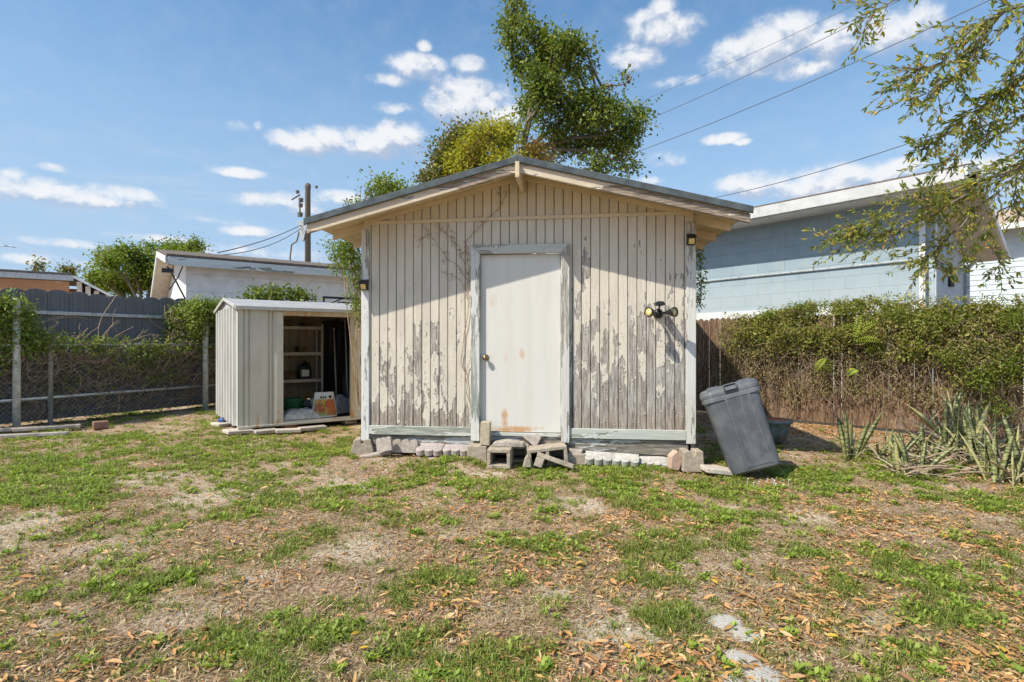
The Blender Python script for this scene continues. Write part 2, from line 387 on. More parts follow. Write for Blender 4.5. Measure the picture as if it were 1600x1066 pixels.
def gf():
    t = mat('dark grey fence board', .6, .3); n = t.noise(t.mul(t.oc, 60, 60, .8), 1, 4, .6)
    setc(t, t.mix(t.step(n, .35, .65), (.135,.135,.142), (.185,.185,.195))); bump(t, n, .25, .004); return t.mt
M['greyfence'] = gf()
def picket():
    t = mat('weathered brown picket', .95, .1); s = t.sep(t.oc)
    idx = t.m('FLOOR', t.m('MULTIPLY', s[0], 1/.112)); rnd = t.n('ShaderNodeTexWhiteNoise', dict(noise_dimensions='1D'), W=idx).outputs[0]
    vec = t.v('ADD', t.oc, t.comb(0, t.m('MULTIPLY', rnd, 9), 0))
    wd, g1 = wood_node(t, vec, 'z', (.085,.053,.034), (.35,.235,.15))
    c = t.mix(rnd, wd, t.mix(1., wd, (.68,.66,.70), 'MULTIPLY'))
    c = t.mix(t.step(t.noise(vec, 3, 6, .7), .55, .7, 0, .5), c, (.33,.28,.24))
    setc(t, c); bump(t, g1, .8, .006); return t.mt
M['picket'] = picket()
def blockwall(name, c1, c2, bw=.56, bh=.232):
    t = mat(name, .85, .2); s = t.sep(t.oc)
    br = t.n('ShaderNodeTexBrick', dict(offset=.5), Vector=t.comb(s[0], s[2], 0), Scale=1., i1=(*c1, 1), i2=(*c2, 1), i3=(*[x*.86 for x in c1], 1))
    br.inputs['Brick Width'].default_value = bw; br.inputs['Row Height'].default_value = bh; br.inputs['Mortar Size'].default_value = .006
    br.inputs['Mortar Smooth'].default_value = .3; br.inputs['Bias'].default_value = 0
    c = t.mix(t.step(t.noise(t.oc, 2.2, 7, .65), .4, .7, 0, .45), br.outputs[0], [x*1.18 for x in c2])
    c = t.mix(t.step(t.noise(t.oc, 9, 7, .7), .62, .75, 0, .4), c, [x*.8 for x in c1])
    c = t.mix(t.step(t.noise(t.mul(t.oc, 5, 5, .5), 1, 7, .7), .50, .72, 0, .5), c, (.42,.44,.42)); c = t.mix(t.step(s[2], 2.9, 2.1, 0, .5), c, (.50,.56,.58))
    # one pale repair streak from the roof down
    k = t.m('ABSOLUTE', t.m('SUBTRACT', t.m('ADD', s[0], t.m('MULTIPLY', t.noise(t.mul(t.oc, 1, 1, 1), 5, 3), .05)), .80))
    c = t.mix(t.step(k, .06, .03, 0, .8), c, (.62,.57,.46))
    setc(t, c); bump(t, t.m('ADD', t.m('MULTIPLY', br.outputs[1], -1.), t.m('MULTIPLY', t.noise(t.oc, 60, 4, .7), .3)), .6, .006); return t.mt
M['bluewall'] = blockwall('pale blue painted block', (.29,.375,.425), (.325,.41,.455))
M['blueend'] = plain('pale blue board', (.42,.50,.55), .1, 6, .8, .2, .2)
M['white'] = plain('white painted wood', (.74,.75,.75), .07, 5, .6, .3, .1, 0, (.62,.63,.60))
M['whitewall'] = plain('white block wall', (.84,.83,.80), .08, 4, .8, .2, .2, 0, (.58,.60,.60))
M['aqua'] = peel('worn aqua fascia', (.70,.74,.72), (.60,.66,.65), 'x', lambda t, s: .42, 5., 0, .15, (.16,.17,.15), (.4,.42,.38))
M['beige'] = plain('beige soffit', (.60,.54,.45), .12, 5, .8, .2, .1)
M['rawwood'] = peel('raw orange timber', (.52,.27,.13), (.44,.22,.11), 'x', lambda t, s: .35, 5., 0, .2)
M['siding_pale'] = plain('pale blue lap siding', (.58,.66,.70), .06, 4, .7, .3, .1)
M['tanroof'] = plain('tan shingle roof', (.44,.35,.26), .2, 30, .95, .1, .5)
M['oldbox'] = plain('stained old carton', (.17,.11,.065), .4, 14, .9, .1, .2)
M['dullbrick'] = conc('dull brick', (.26,.15,.11), (.34,.21,.16), (.16,.10,.08))
M['pole'] = plain('creosoted pole', (.16,.14,.11), .35, 14, .9, .2, .3)
M['cable'] = plain('grey cable', (.10,.11,.12), .1, 5, .6, .3, 0)
M['bark'] = plain('oak bark', (.20,.17,.14), .4, 22, .95, .1, .8)
M['twig'] = plain('dry twig', (.34,.25,.17), .35, 30, .95, .1, .3)
M['paletwig'] = plain('pale dead vine', (.36,.27,.19), .3, 30, .95, .1, .3)
M['oakleaf'] = leafmat('oak leaves', [(.07,.115,.025),(.14,.19,.04),(.20,.26,.045),(.32,.35,.07),(.09,.14,.03),(.36,.33,.08)], .3)
M['yellowleaf'] = leafmat('yellowing leaves', [(.30,.31,.03),(.52,.45,.05),(.38,.37,.04),(.58,.48,.07),(.22,.25,.03)], .35)
M['oliveleaf'] = leafmat('olive leaves', [(.12,.17,.03),(.22,.23,.045),(.09,.13,.025),(.34,.17,.06),(.18,.23,.04)], .35)
M['redleaf'] = leafmat('rust red leaves', [(.32,.13,.05),(.16,.19,.04),(.40,.22,.08),(.11,.14,.03),(.26,.11,.045),(.30,.27,.05)], .35)
M['farleaf'] = leafmat('far tree leaves', [(.13,.19,.03),(.24,.30,.045),(.17,.24,.035),(.32,.33,.06),(.09,.14,.025)], .4)
M['lightleaf'] = leafmat('light shrub leaves', [(.17,.23,.03),(.25,.29,.05),(.12,.18,.03),(.33,.32,.07)], .4)
M['branchleaf'] = leafmat('narrow oak leaves', [(.14,.20,.05),(.27,.32,.06),(.09,.14,.05),(.36,.38,.08),(.18,.25,.05),(.60,.46,.05),(.22,.28,.05),(.52,.30,.10),(.44,.42,.09)], .35, .4)
M['vineleaf'] = leafmat('vine leaves', [(.18,.24,.04),(.30,.36,.06),(.12,.17,.03),(.38,.42,.10),(.46,.40,.17)], .35)
M['hedgeleaf'] = leafmat('hedge vine leaves', [(.17,.21,.035),(.30,.32,.055),(.10,.13,.03),(.42,.41,.09),(.44,.34,.14),(.22,.27,.04),(.30,.20,.10),(.52,.44,.20)], .35)
M['limeleaf'] = leafmat('lime fern leaves', [(.42,.50,.04),(.34,.44,.04),(.50,.55,.07)], .45)
M['deadleaf'] = leafmat('fallen leaves', [(.50,.25,.10),(.62,.33,.14),(.28,.14,.07),(.66,.40,.19),(.54,.24,.08),(.72,.50,.28),(.38,.19,.09)], .12, .7)
M['yellowfallen'] = leafmat('yellow fallen leaves', [(.66,.42,.04),(.58,.36,.05)], .2, .6)
M['grass'] = leafmat('grass blades', [(.16,.20,.04),(.25,.30,.055),(.33,.37,.07),(.40,.40,.13),(.21,.26,.045),(.48,.41,.20),(.28,.32,.07)], .35)
M['grass2'] = leafmat('coarse grass', [(.09,.14,.025),(.18,.23,.04),(.26,.31,.055),(.13,.18,.03),(.34,.37,.08),(.20,.25,.045),(.42,.38,.15)], .3)
M['weed'] = leafmat('broad leaf weeds', [(.20,.28,.045),(.30,.38,.06),(.40,.45,.09),(.24,.32,.05)], .35)
M['straw'] = leafmat('dry thatch', [(.48,.29,.16),(.20,.11,.06),(.70,.50,.30),(.09,.055,.032),(.38,.225,.13),(.80,.63,.43),(.14,.08,.048)], .15, .85)  # darkest strands also stand for shade between the blades
def snake():
    t = mat('banded sword leaf', .5, .4); n = t.noise(t.mul(t.oc, 9, 9, 62), 1, 4, .7, .8)
    c = t.mix(t.step(n, .44, .56), (.085,.11,.04), (.40,.41,.19))
    rp = t.n('ShaderNodeNewGeometry').outputs['Random Per Island']
    c = t.mix(t.step(rp, .6, .9, 0, .7), c, (.55,.50,.22)); setc(t, c); return t.mt
M['snake'] = snake()
M['snakedry'] = leafmat('dried sword leaf', [(.50,.40,.26),(.36,.27,.17),(.60,.52,.38),(.30,.22,.12)], .15, .7)
def ground_mat():
    t = mat('sandy soil', .95, .1)
    a = t.n('ShaderNodeVertexColor', dict(layer_name='mask')).outputs[0]; s = t.sep(a)
    n = t.noise(t.oc, 5, 9, .68); f = t.noise(t.oc, 55, 6, .75); ff = t.noise(t.oc, 260, 3, .7)
    soil = t.mix(t.step(n, .38, .62), (.24,.145,.085), (.47,.32,.20))
    soil = t.mix(t.step(f, .42, .62), soil, (.54,.43,.31))
    soil = t.mix(t.step(t.noise(t.oc, 34, 6, .7), .56, .66, 0, .8), soil, (.12,.078,.05))
    sand = t.mix(t.step(f, .40, .66), (.56,.45,.33), (.74,.63,.49))
    sand = t.mix(t.step(ff, .60, .72, 0, .5), sand, (.25,.19,.14))
    c = t.mix(t.step(t.m('ADD', s[0], t.m('MULTIPLY', t.m('SUBTRACT', f, .5), 1.6)), .25, .95), soil, sand)
    c = t.mix(t.step(t.m('ADD', s[1], t.m('MULTIPLY', t.m('SUBTRACT', f, .5), 1.0)), .45, .6), c, t.mix(t.step(ff, .4, .6), (.60,.55,.47), (.75,.71,.64)))
    c = t.mix(t.step(t.m('ADD', s[2], t.m('MULTIPLY', t.m('SUBTRACT', f, .5), 1.6)), .3, 1.1, 0, .6), c, (.20,.18,.085))
    setc(t, c); bump(t, t.m('ADD', t.m('MULTIPLY', n, .6), t.m('ADD', f, t.m('MULTIPLY', ff, .4))), .9, .02); return t.mt
M['ground'] = ground_mat()
# ============================================================ ground fields
def blobs(lst, X, Y, wob=.35):
    out = np.zeros_like(X)
    for (px, py, r, *st) in lst:
        c = gat(px, py); k = st[0] if st else 1.
        d = np.hypot(X-c.x, (Y-c.y)) / r + (fbm(X*4, Y*4, 2, 3) - .5) * 2 * wob
        out = np.maximum(out, np.clip(1.35 - d, 0, 1) * k)
    return out
GREEN = [(200,715,.8),(60,745,.6,.8),(300,690,1.0,.9),(400,745,.5,.8),(130,765,.6,.8),(60,700,1.,.9),(450,700,.6,.9),(520,690,.5,.8),(430,672,.6,.8),
 (640,800,.2),(600,755,.35,.8),(680,740,.35),(740,752,.35),(800,772,.2),(720,765,.3),(860,790,.3,.8),(700,895,.15),(800,905,.1),(650,965,.32,.8),(470,985,.25,.8),
 (760,1040,.28,.8),(990,860,.2),(1010,830,.3,.8),(960,760,.4,.8),(910,835,.12),(1025,905,.16),(1060,965,.2),(1095,1000,.12),(1250,850,.18),(1345,855,.28),(1440,935,.26),
 (1480,1025,.16),(1310,915,.14),(1240,740,.25),(1190,758,.28),(1350,722,.4),(1500,895,.3,.8),(1590,785,.25),(1020,1035,.07),(850,930,.07),(870,735,.35),(1100,745,.35,.9),
 (840,852,.28,.8),(880,770,.35,.9),(440,850,.25,.5),(350,860,.25,.5),(250,900,.2,.5),(330,1000,.22,.6),(130,1000,.22,.5),(560,790,.3,.7),(500,830,.2,.5),(1420,745,.3,.8),
 (1120,830,.3,.6),(1180,800,.3,.6),(1540,960,.2,.6),(1400,880,.2,.6),(940,730,.3,.9),(1020,735,.35,.9),(1000,780,.4,.8),(1150,770,.4,.8),(1560,720,.3,.6),(1300,760,.4,.6)]
SAND = [(850,912,.14,.8),(920,780,.25,.8),(1250,802,.22,.8),(560,862,.3,.7),(150,850,.4,.7),(330,775,.35,.8),(560,750,.25,.7),(1360,962,.2,.8),(1540,940,.16,.6),
 (80,960,.25,.6),(960,990,.26,.9),(700,825,.2,.6),(1130,785,.2,.7),(1210,700,.4,.6),(1450,830,.25,.6),(250,960,.25,.6),(20,820,.4,.6),(770,740,.2,.7),(1480,790,.25,.5),(230,745,.3,.6)]
WHITE = [(1132,962,.11),(1165,985,.09),(1155,1020,.11),(1185,1048,.12),(1140,1050,.09)]
def hgt(x, y):
    u_ = (x+1.735)*.9934-(y-6.42)*.115; v_ = (x+1.735)*.115+(y-6.42)*.9934
    md = .075*np.exp(-(np.clip(np.abs(u_-.45)-.75, 0, 9)/.3)**2-((v_+.1)/.45)**2)
    return (fbm(x*.8, y*.8, 1, 3)-.5)*.05 + (fbm(x*4, y*4, 3, 3)-.5)*.035 + md
def f_green(x, y):
    n = fbm(x*1.9+3, y*1.9, 0, 4)
    base = np.clip((n-.47)*4, 0, .8)
    far = np.clip((y-3.6)/2.5, 0, 1)
    left = np.clip(-x/4, 0, 1)
    g_ = base*(.30+.50*far+.2*left*far) + blobs(GREEN, x, y)*.95
    g_ = np.clip(g_*(1-.9*np.clip(blobs(SAND+WHITE, x, y)*1.5, 0, 1)), 0, 1)
    fine = fbm(x*7+11, y*7+5, 5, 3); mid = fbm(x*3.2+31, y*3.2, 7, 3)
    return np.clip(g_*np.clip((fine-.31)*5.5, .14, 1.4)*np.clip((mid-.26)*4.5, .35, 1.25)+.10*np.clip((fine-.46)*8, 0, 1), 0, 1)
def f_bed(x, y):                      # bare leafy strip along the right fence and under the sheds
    d = (x-5.78)*.733 + (y-8.3)*.68
    return np.clip((d+1.5)/.6, 0, 1)
# ground sheet
gx = np.unique(np.concatenate([np.linspace(-400, -14, 14), np.arange(-14, -6, .12), np.arange(-6, 6, .035), np.arange(6, 14, .12), np.linspace(14, 400, 14)]))
gy = np.unique(np.concatenate([np.linspace(-60, 1, 12), np.arange(1, 7.5, .035), np.arange(7.5, 16, .1), np.linspace(16, 700, 20)]))
GX, GY = np.meshgrid(gx, gy); nx, ny = len(gx), len(gy)
Zg = hgt(GX, GY) - .03
m0 = np.clip(blobs(SAND, GX, GY) + np.clip((fbm(GX*2.1+40, GY*2.1, 4, 4)-.56)*5, 0, .6), 0, 1)
m1 = blobs(WHITE, GX, GY, .6); m2 = f_green(GX, GY)
Zg = Zg + .018*m1
col = np.stack([m0, m1, m2, np.ones_like(m0)], -1).reshape(-1, 4)
idx = np.arange(nx*ny).reshape(ny, nx)
fc = np.stack([idx[:-1, :-1], idx[:-1, 1:], idx[1:, 1:], idx[1:, :-1]], -1).reshape(-1, 4)
ground = npmesh('ground', np.stack([GX, GY, Zg], -1).reshape(-1, 3), [fc], M['ground'], smooth=True, colors={'mask': col})
tag(ground, 'sandy back yard soil with thin grass', kind='structure')

# ============================================================ wooden shed
RZ = -math.atan2(.115, .9934)
shed = thing('garden_shed', 'cream board shed with peeling paint, low gable roof and closed door', 'shed', (-1.735, 6.42, 0), RZ)
Wd = 3.74; DP = 4.6; AX = 1.87
def zt(x): return 3.244 - .253*abs(x-AX)
# lower siding: each plank a board with chamfered edges in one mesh
b = MB()
def plank(x0, x1, z0, z1a, z1b, y0=0., c=.005, th=.016):
    poly = [(x0, y0+th), (x0, y0+c*1.6), (x0+c, y0), (x1-c, y0), (x1, y0+c*1.6), (x1, y0+th)]
    n = 6; zz = [z1a, z1a, z1a, z1b, z1b, z1b]
    vs = [(p[0], p[1], z0) for p in poly] + [(p[0], p[1], q) for p, q in zip(poly, zz)]
    fs = [[i, (i+1) % n, n+(i+1) % n, n+i] for i in range(n)] + [list(range(n))[::-1], list(range(n, 2*n))]
    b.add(vs, fs)
def planks(z0, top, gap=.006, y0=0., skipdoor=True):
    for i in range(37):
        x0 = i*PK; x1 = x0+PK-gap; j = random.uniform(-.0015, .0015)
        if skipdoor and x0 > 1.30 and x1 < 2.38: a0 = 2.36
        elif skipdoor and (x1 > 1.30 and x0 < 1.30): a0 = z0; x1 = min(x1, 1.33)
        else: a0 = z0
        plank(x0, x1, a0, top(x0), top(x1), y0+j)
planks(.34, lambda x: 2.72)
b.build('siding', M['siding'], shed)
b = MB(); planks(2.715, lambda x: zt(x)-.05, .006, -.004, False); b.build('gable_siding', M['gable'], shed)
b = MB(); b.box(.0, 1.30, .0165, .03, .3, 2.72); b.box(2.37, Wd, .0165, .03, .3, 2.72); b.box(1.30, 2.37, .0165, .03, 2.36, 2.72)
b.prism([(0.02, 2.725), (Wd-.02, 2.725), (Wd-.02, zt(Wd)-.07), (AX, zt(AX)-.07), (.02, zt(0)-.07)], .0165, .03); b.build('backing_board', M['dark'], shed)
b = MB(); b.box(0, .03, .032, DP, .12, zt(0)-.07); b.box(Wd-.03, Wd, .032, DP, .12, zt(0)-.07); b.box(.03, Wd-.03, DP-.03, DP, .12, zt(0)-.07)
for k in range(46): b.box(-.006, 0, .04+k*.1, .135+k*.1, .13, zt(0)-.08); b.box(Wd, Wd+.006, .04+k*.1, .135+k*.1, .13, zt(0)-.08)
b.build('side_wall', M['gable'], shed)
b = MB(); b.box(.06, Wd-.06, .052, .075, .0, .10); b.build('foot_shade_strip', M['dark'], shed)  # dark strip painted as the shade below the shed
b = MB(); b.box(.0, Wd, .035, DP-.04, .10, .14); b.build('floor', M['skirt'], shed)
b = MB(); b.prism([(.085, 2.690), (1.87, 2.7035), (Wd-.10, 2.712), (Wd-.10, 2.750), (1.87, 2.742), (.085, 2.727)], -.024, -.006); b.build('batten', M['batten'], shed, .003)
for x0, x1, zb, zt_, m in ((-.012, .082, .185, zt(.04)-.14, 'trim'), (Wd-.088, Wd+.014, .225, zt(Wd-.04)-.15, 'trimR')):
    b = MB(); b.box(x0, x1, -.022, -.0005, zb, zt_); b.box(x0-.004, x0+.02 if x0 < 0 else x1+.004, 0, .09, zb, zt_) if x0 < 0 else b.box(x1-.02, x1+.004, 0, .09, zb, zt_)
    b.build('corner_trim', M[m], shed, .004)
b = MB(); b.box(.084, 1.283, -.026, -.001, .262, .365); b.build('base_trim', M['trimx'], shed, .004)
b = MB(); b.box(2.388, Wd-.090, -.026, -.001, .262, .372); b.build('base_trim', M['trimx'], shed, .004)
b = MB(); b.box(.07, 1.37, .012, .05, .06, .255); b.build('skirt_board', M['skirt'], shed, .004)
b = MB(); b.box(1.375, 2.32, .016, .05, .05, .265); b.build('skirt_board', M['skirt'], shed, .004)
b = MB(); b.prism([(2.33, .13), (Wd-.06, .075), (Wd-.06, .252), (2.33, .256)], .008, .05); b.build('skirt_board', M['skirt'], shed, .004)
# door and frame
b = MB(); b.box(1.388, 2.296, .012, .045, .315, 2.318); door = b.build('door', M['door'], shed, .003)
b = MB(); kc = Matrix.Translation((1.447, .012, 1.155)) @ Matrix.Rotation(math.radians(90), 4, 'X')
b.lathe([(.0, 0), (.036, 0), (.036, .006), (.016, .010), (.013, .035), (.026, .045), (.032, .058), (.028, .072), (.012, .079), (0, .08)], 20, kc)
b.build('knob', M['brass'], door, smooth=True)
for z in (.5, 1.33, 2.08): b = MB(); b.box(2.2965, 2.303, .004, .014, z, z+.1); b.build('hinge', M['white'], door)
for (q, m) in (([(1.285,.215),(1.384,.215),(1.384,2.322),(1.285,2.42)],'trim'), ([(2.300,.215),(2.392,.215),(2.392,2.42),(2.300,2.322)],'trimR')):
    b = MB(); b.prism(q, -.052, -.001); b.build('door_frame', M[m], shed, .004)
b = MB(); b.prism([(1.3845, 2.3225), (2.2995, 2.3225), (2.3915, 2.4215), (1.2855, 2.4215)], -.051, -.001); b.build('door_frame', M['trimx'], shed, .004)
b = MB(); b.box(1.385, 1.3875, -.04, .045, .29, 2.3215); b.box(2.2965, 2.2995, .015, .045, .29, 2.3215); b.box(1.3875, 2.2965, .02, .045, 2.3185, 2.3215)
b.build('door_stop', M['trim'], shed)
b = MB(); b.box(1.386, 2.298, -.012, .05, .27, .308); b.build('threshold', M['trimx'], shed, .004)
# roof
EV = .46; xl, xr = -EV, Wd+EV
b = MB()
def slopebox(b, xa, xb, y0, y1, t0, t1, M_=None):
    b.prism([(xa, zt(xa)-t1), (xb, zt(xb)-t1), (xb, zt(xb)-t0), (xa, zt(xa)-t0)], y0, y1)
b2 = MB()
for xa, xb in ((xl, AX), (AX, xr)):
    slopebox(b, xa, xb, -.52, DP+.3, .006, .022)
b.build('roof_shingles', M['shingle'], shed)
b = MB()
for xa, xb in ((xl+.01, AX-.001), (AX+.001, xr-.01)):
    slopebox(b, xa, xb, -.545, -.515, -.004, .066)
b.build('drip_edge', M['roof_edge'], shed, .004)
b = MB()
for k in range(42):   # boards of the roof deck, laid along the building
    f0 = k/42; f1 = (k+1)/42-.0008
    xa = xl+.02+(xr-xl-.04)*f0; xb = xl+.02+(xr-xl-.04)*f1
    if xa < AX < xb: continue
    slopebox(b, xa, xb, -.50, DP+.25, .0225, .042)
roofdeck = b.build('roof_deck', M['eave'], shed)
for xa, xb in ((xl+.03, AX-.002), (AX+.002, xr-.03)):
    b = MB(); slopebox(b, xa, xb, -.512, -.474, .068, .160); b.build('fascia', M['fascia'], shed, .004)
for sgn in (0, 1):
    for k in range(8):
        y = .045 + k*.61
        b = MB()
        xa, xb = (xl+.07, .0) if sgn == 0 else (Wd, xr-.07)
        slopebox(b, xa, xb, y, y+.038, .043, .135); b.build('rafter_tail', M['eave'], shed, .002)
for xa, xb in ((.02, AX), (AX, Wd-.02)):       # frieze rafter against the gable
    b = MB(); slopebox(b, xa, xb, -.034, -.006, .043, .095); b.build('frieze_board', M['eave'], shed, .003)
b = MB(); b.box(AX-.022, AX+.022, -.60, -.006, zt(AX)-.24, zt(AX)-.075); rb = b.build('ridge_beam', M['eave'], shed, .004)
rb.location = (0, 0, 0)
rngf = np.random.default_rng(77); nf = 620; fx = np.floor(rngf.uniform(0, 37, nf))*PK+rngf.uniform(.012, .085, nf); fz = .40+rngf.beta(1.2, 2.1, nf)*1.55
kf = (fx < 1.26) & (fz < 1.5) | (fx > 2.41) & (fx < 3.62); fx, fz = fx[kf], fz[kf]; nf = len(fx)
V, fs = leaf_mesh(np.stack([fx, np.full(nf, -.0015), fz], 1), np.stack([rngf.normal(0, .5, nf), -rngf.uniform(.15, .7, nf), rngf.choice([-1, 1], nf)*rngf.uniform(.4, 1, nf)], 1), np.tile([0, -1., .2], (nf, 1)), rngf.uniform(.006, .022, nf), rngf.uniform(.006, .018, nf), .15, True, .25)
tag(npmesh('paint_flakes', V, fs, M['gable'], shed), kind='stuff')
# ---- lights on the shed
def shedpt(x, y, z): return shed.matrix_basis @ Vector((x, y, z)) if False else (Matrix.Translation((-1.735, 6.42, 0)) @ Matrix.Rotation(RZ, 4, 'Z')) @ Vector((x, y, z))
def solar(x, z, label):
    t_ = thing('solar_light', label, 'wall light', shedpt(x, -.023, z), RZ, 'small black wall lights on the shed corners')
    b = MB(); b.prism([(0, -.055), (-.045, -.05), (-.075, .02), (-.055, .055), (0, .058)], -.044, .044, 'x'); b.build('housing', M['black'], t_, .004)
    b = MB(); b.prism([(-.0455, -.046), (-.049, -.046), (-.071, .008), (-.067, .008)], -.030, .030, 'x'); b.build('lens', M['glassbulb'], t_)
    b = MB(); b.prism([(-.082, .020), (-.080, .026), (0, .070), (0, .062)], -.05, .05, 'x'); b.build('solar_panel', M['black'], t_)
solar(3.695, 2.43, 'small black wall light with amber lens on the right shed corner, just under the eave')
solar(.035, 1.985, 'small black wall light with amber lens on the left corner trim of the wooden shed')
fl = thing('flood_light', 'black twin headed flood light with motion sensor on the boards right of the door', 'flood light', shedpt(3.353, -.002, 1.64), RZ)
RX = Matrix.Rotation(math.radians(90), 4, 'X')
b = MB(); b.lathe([(0, 0), (.055, 0), (.055, .02), (.048, .038), (.03, .05), (0, .055)], 24, RX); b.build('mounting_plate', M['black'], fl, smooth=True)
for sx, tilt, yaw in ((-1, 0, -12), (1, 0, 12)):
    b = MB(); b.tube([(sx*.02, -.045, 0), (sx*.035, -.12, .0), (sx*.065, -.20, .0)], .014, 8); arm = b.build('lamp_arm', M['black'], fl, smooth=True)
    Mx = Matrix.Translation((sx*.055, -.185, 0)) @ Matrix.Rotation(math.radians(sx*46), 4, 'Z') @ Matrix.Rotation(math.radians(88), 4, 'X')
    b = MB(); b.lathe([(0, 0), (.020, .0), (.026, .03), (.045, .075), (.052, .10), (.052, .118), (.047, .118), (.044, .10)], 24, Mx); hd = b.build('lamp_head', M['black'], fl, smooth=True)
    b = MB(); b.lathe([(0, .103), (.043, .103), (.040, .110), (0, .116)], 20, Mx); b.build('lens', M['glassbulb'], hd, smooth=True)
b = MB(); b.tube([(0, -.03, .03), (0, -.09, .055), (0, -.13, .08)], .011, 8); b.prism([(-.05, .078), (.045, .078), (.045, .09), (.03, .118), (-.03, .122), (-.052, .108), (-.065, .106), (-.05, .09)], -.22, -.08); b.build('motion_sensor', M['black'], fl, .006)

# ============================================================ blocks and edging along the shed foot
def cinder(name, px, py, w_, h_, d_, yaw, label, holes=2, m='block', tilt=(0, 0), z=0., Y=None, group=None, cat='block', side='y'):
    p = gat(px, py) if Y is None else Vector(((px-800)/F*Y, Y, 0))
    p.z = z if z else -.012
    b = MB()
    if holes:
        t_ = .038; n = holes; cw = (w_-t_*(n+1))/n
        b.box(-w_/2, w_/2, 0, d_, 0, t_); b.box(-w_/2, w_/2, 0, d_, h_-t_, h_)
        for i in range(n+1): x0 = -w_/2+i*(cw+t_); b.box(x0, x0+t_, .001, d_-.001, t_-.001, h_-t_+.001)
    else: b.box(-w_/2, w_/2, 0, d_, 0, h_)
    o = b.build(name, M[m], None, .006); o.location = p
    o.rotation_euler = (math.radians(tilt[0]), math.radians(tilt[1]), math.radians(yaw))
    # roughen
    return tag(o, label, cat, group)
GB = 'loose blocks set as a step below the shed door'
cinder('concrete_block', 745, 724, .215, .20, .28, -6, 'solid concrete block at the left end of the step below the door', 0, group=GB)
cinder('concrete_block', 779, 731, .25, .205, .36, -7, 'grey block with one square hole to the front, left of the middle of the step', 1, group=GB)
cinder('concrete_block', 811, 723, .215, .20, .30, -4, 'holed block set back between the front block and the tilted one', 1, group=GB)
cinder('concrete_block', 858, 728, .43, .205, .30, 3, 'cinder block tilted down to the left with two dark holes, right side of the step', 2, tilt=(0, -6), group=GB)
cinder('concrete_block', 757, 712, .105, .255, .14, -4, 'tan rough block standing on end against the left side of the door', 0, 'block2', tilt=(-2, 2), z=.195, Y=6.05)
b = MB(); b.box(0, .40, 0, .15, 0, .05); b.box(0, .09, 0, .15, -.10, 0)
o = b.build('concrete_block', M['block'], None, .007); p = gat(838, 730); o.location = (p.x, p.y-.05, .125); o.rotation_euler = (math.radians(-14), math.radians(17), math.radians(-12)); tag(o, 'broken channel shaped block leaning down to the right in front of the tilted cinder block', 'block', GB)
b = MB(); b.prism([(0, 0), (.09, 0), (.085, .10), (.05, .135), (.02, .09)], 0, .07); o = b.build('stone_chunk', M['block'], None, .008); o.location = tuple(gat(817, 731)); tag(o, 'small jagged concrete chunk between the two holed blocks', 'stone')
b = MB(); b.prism([(0, .10), (.13, .0), (.16, .0), (.21, .10), (.20, .125), (0, .125)], 0, .05); o = b.build('tile_piece', M['edging'], None, .006); q = shedpt(1.87, -.06, .17); o.location = q; o.rotation_euler = (math.radians(-10), 0, RZ); tag(o, 'broken grey tile piece wedged under the door sill behind the step', 'tile')
b = MB(); b.prism([(0, 0), (.36, 0), (.34, .035), (.16, .06), (.02, .04)], 0, .18); o = b.build('tile_piece', M['edging'], None, .006); q = shedpt(1.55, -.26, .20); o.location = (q.x, q.y, .195); o.rotation_euler = (0, 0, RZ); tag(o, 'flat weathered slab piece lying on top of the middle step block', 'tile')
# pier blocks with a notch
def pier(px, py, yaw, label, m='block', wb=.26, wt=.17, h_=.205):
    p = gat(px, py); b = MB()
    b.prism([(-wb/2, 0), (wb/2, 0), (wt/2, h_), (.024, h_), (.012, h_-.05), (-.012, h_-.05), (-.03, h_), (-wt/2, h_)], 0, .2)
    o = b.build('pier_block', M[m], None, .006); o.location = (p.x, p.y, -.02); o.rotation_euler = (0, 0, math.radians(yaw)); return tag(o, label, 'block')
pier(566, 715, 6, 'grey notched pier block at the left front corner of the wooden shed', 'block', .30, .19, .225)
pier(1084, 735, -3, 'grey notched pier block at the right front corner of the wooden shed', 'block', .22, .20, .215)
b = MB(); b.prism([(-.06, 0), (.03, -.02), (.075, .09), (.015, .19), (-.055, .13)], 0, .10); o = b.build('brick', M['salmon'], None, .006); p = gat(1057, 733); o.location = (p.x, p.y, .0); o.rotation_euler = (0, 0, .2); tag(o, 'salmon coloured brick tilted against the right pier block', 'brick')
def scallop(name, p, n, pitch, h_, th, rot, m, label, group, stand=True):
    """edging stone: a bar whose top is a row of round lobes"""
    b = MB(); poly = [(0, 0), (n*pitch, 0)]
    for i in range(n-1, -1, -1):
        c = (i+.5)*pitch; r = pitch*.49
        for k in range(9): a = math.pi*k/8; poly.append((c+r*math.cos(a), h_-r*.85+r*.85*math.sin(a)))
        if i: poly.append((c-pitch*.5, h_-r*1.5))
    if not stand: b.prism([(q[0], -q[1]) for q in poly], 0, th, 'z')
    else: b.prism(poly, 0, th)
    o = b.build(name, M[m], None, .004); o.location = p; o.rotation_euler = rot
    return tag(o, label, 'edging stone', group)
GE = 'scalloped edging stones along the foot of the shed'
d = math.radians
def fat(px, py, Y): q = at(px, py, Y); return q
p = fat(589, 707, 6.18); scallop('edging_stone', (p.x, p.y, p.z), 3, .058, .155, .05, (d(-10), d(-10), d(-8)), 'edging', 'scalloped edging stone of three ribs leaning against the left pier block', GE)
p = fat(612, 708, 6.25); scallop('edging_stone', (p.x, p.y+.03, p.z), 3, .098, .15, .055, (d(-6), 0, d(-6)), 'edging', 'upright grey edging stone with three round arches, left part of the shed front', GE)
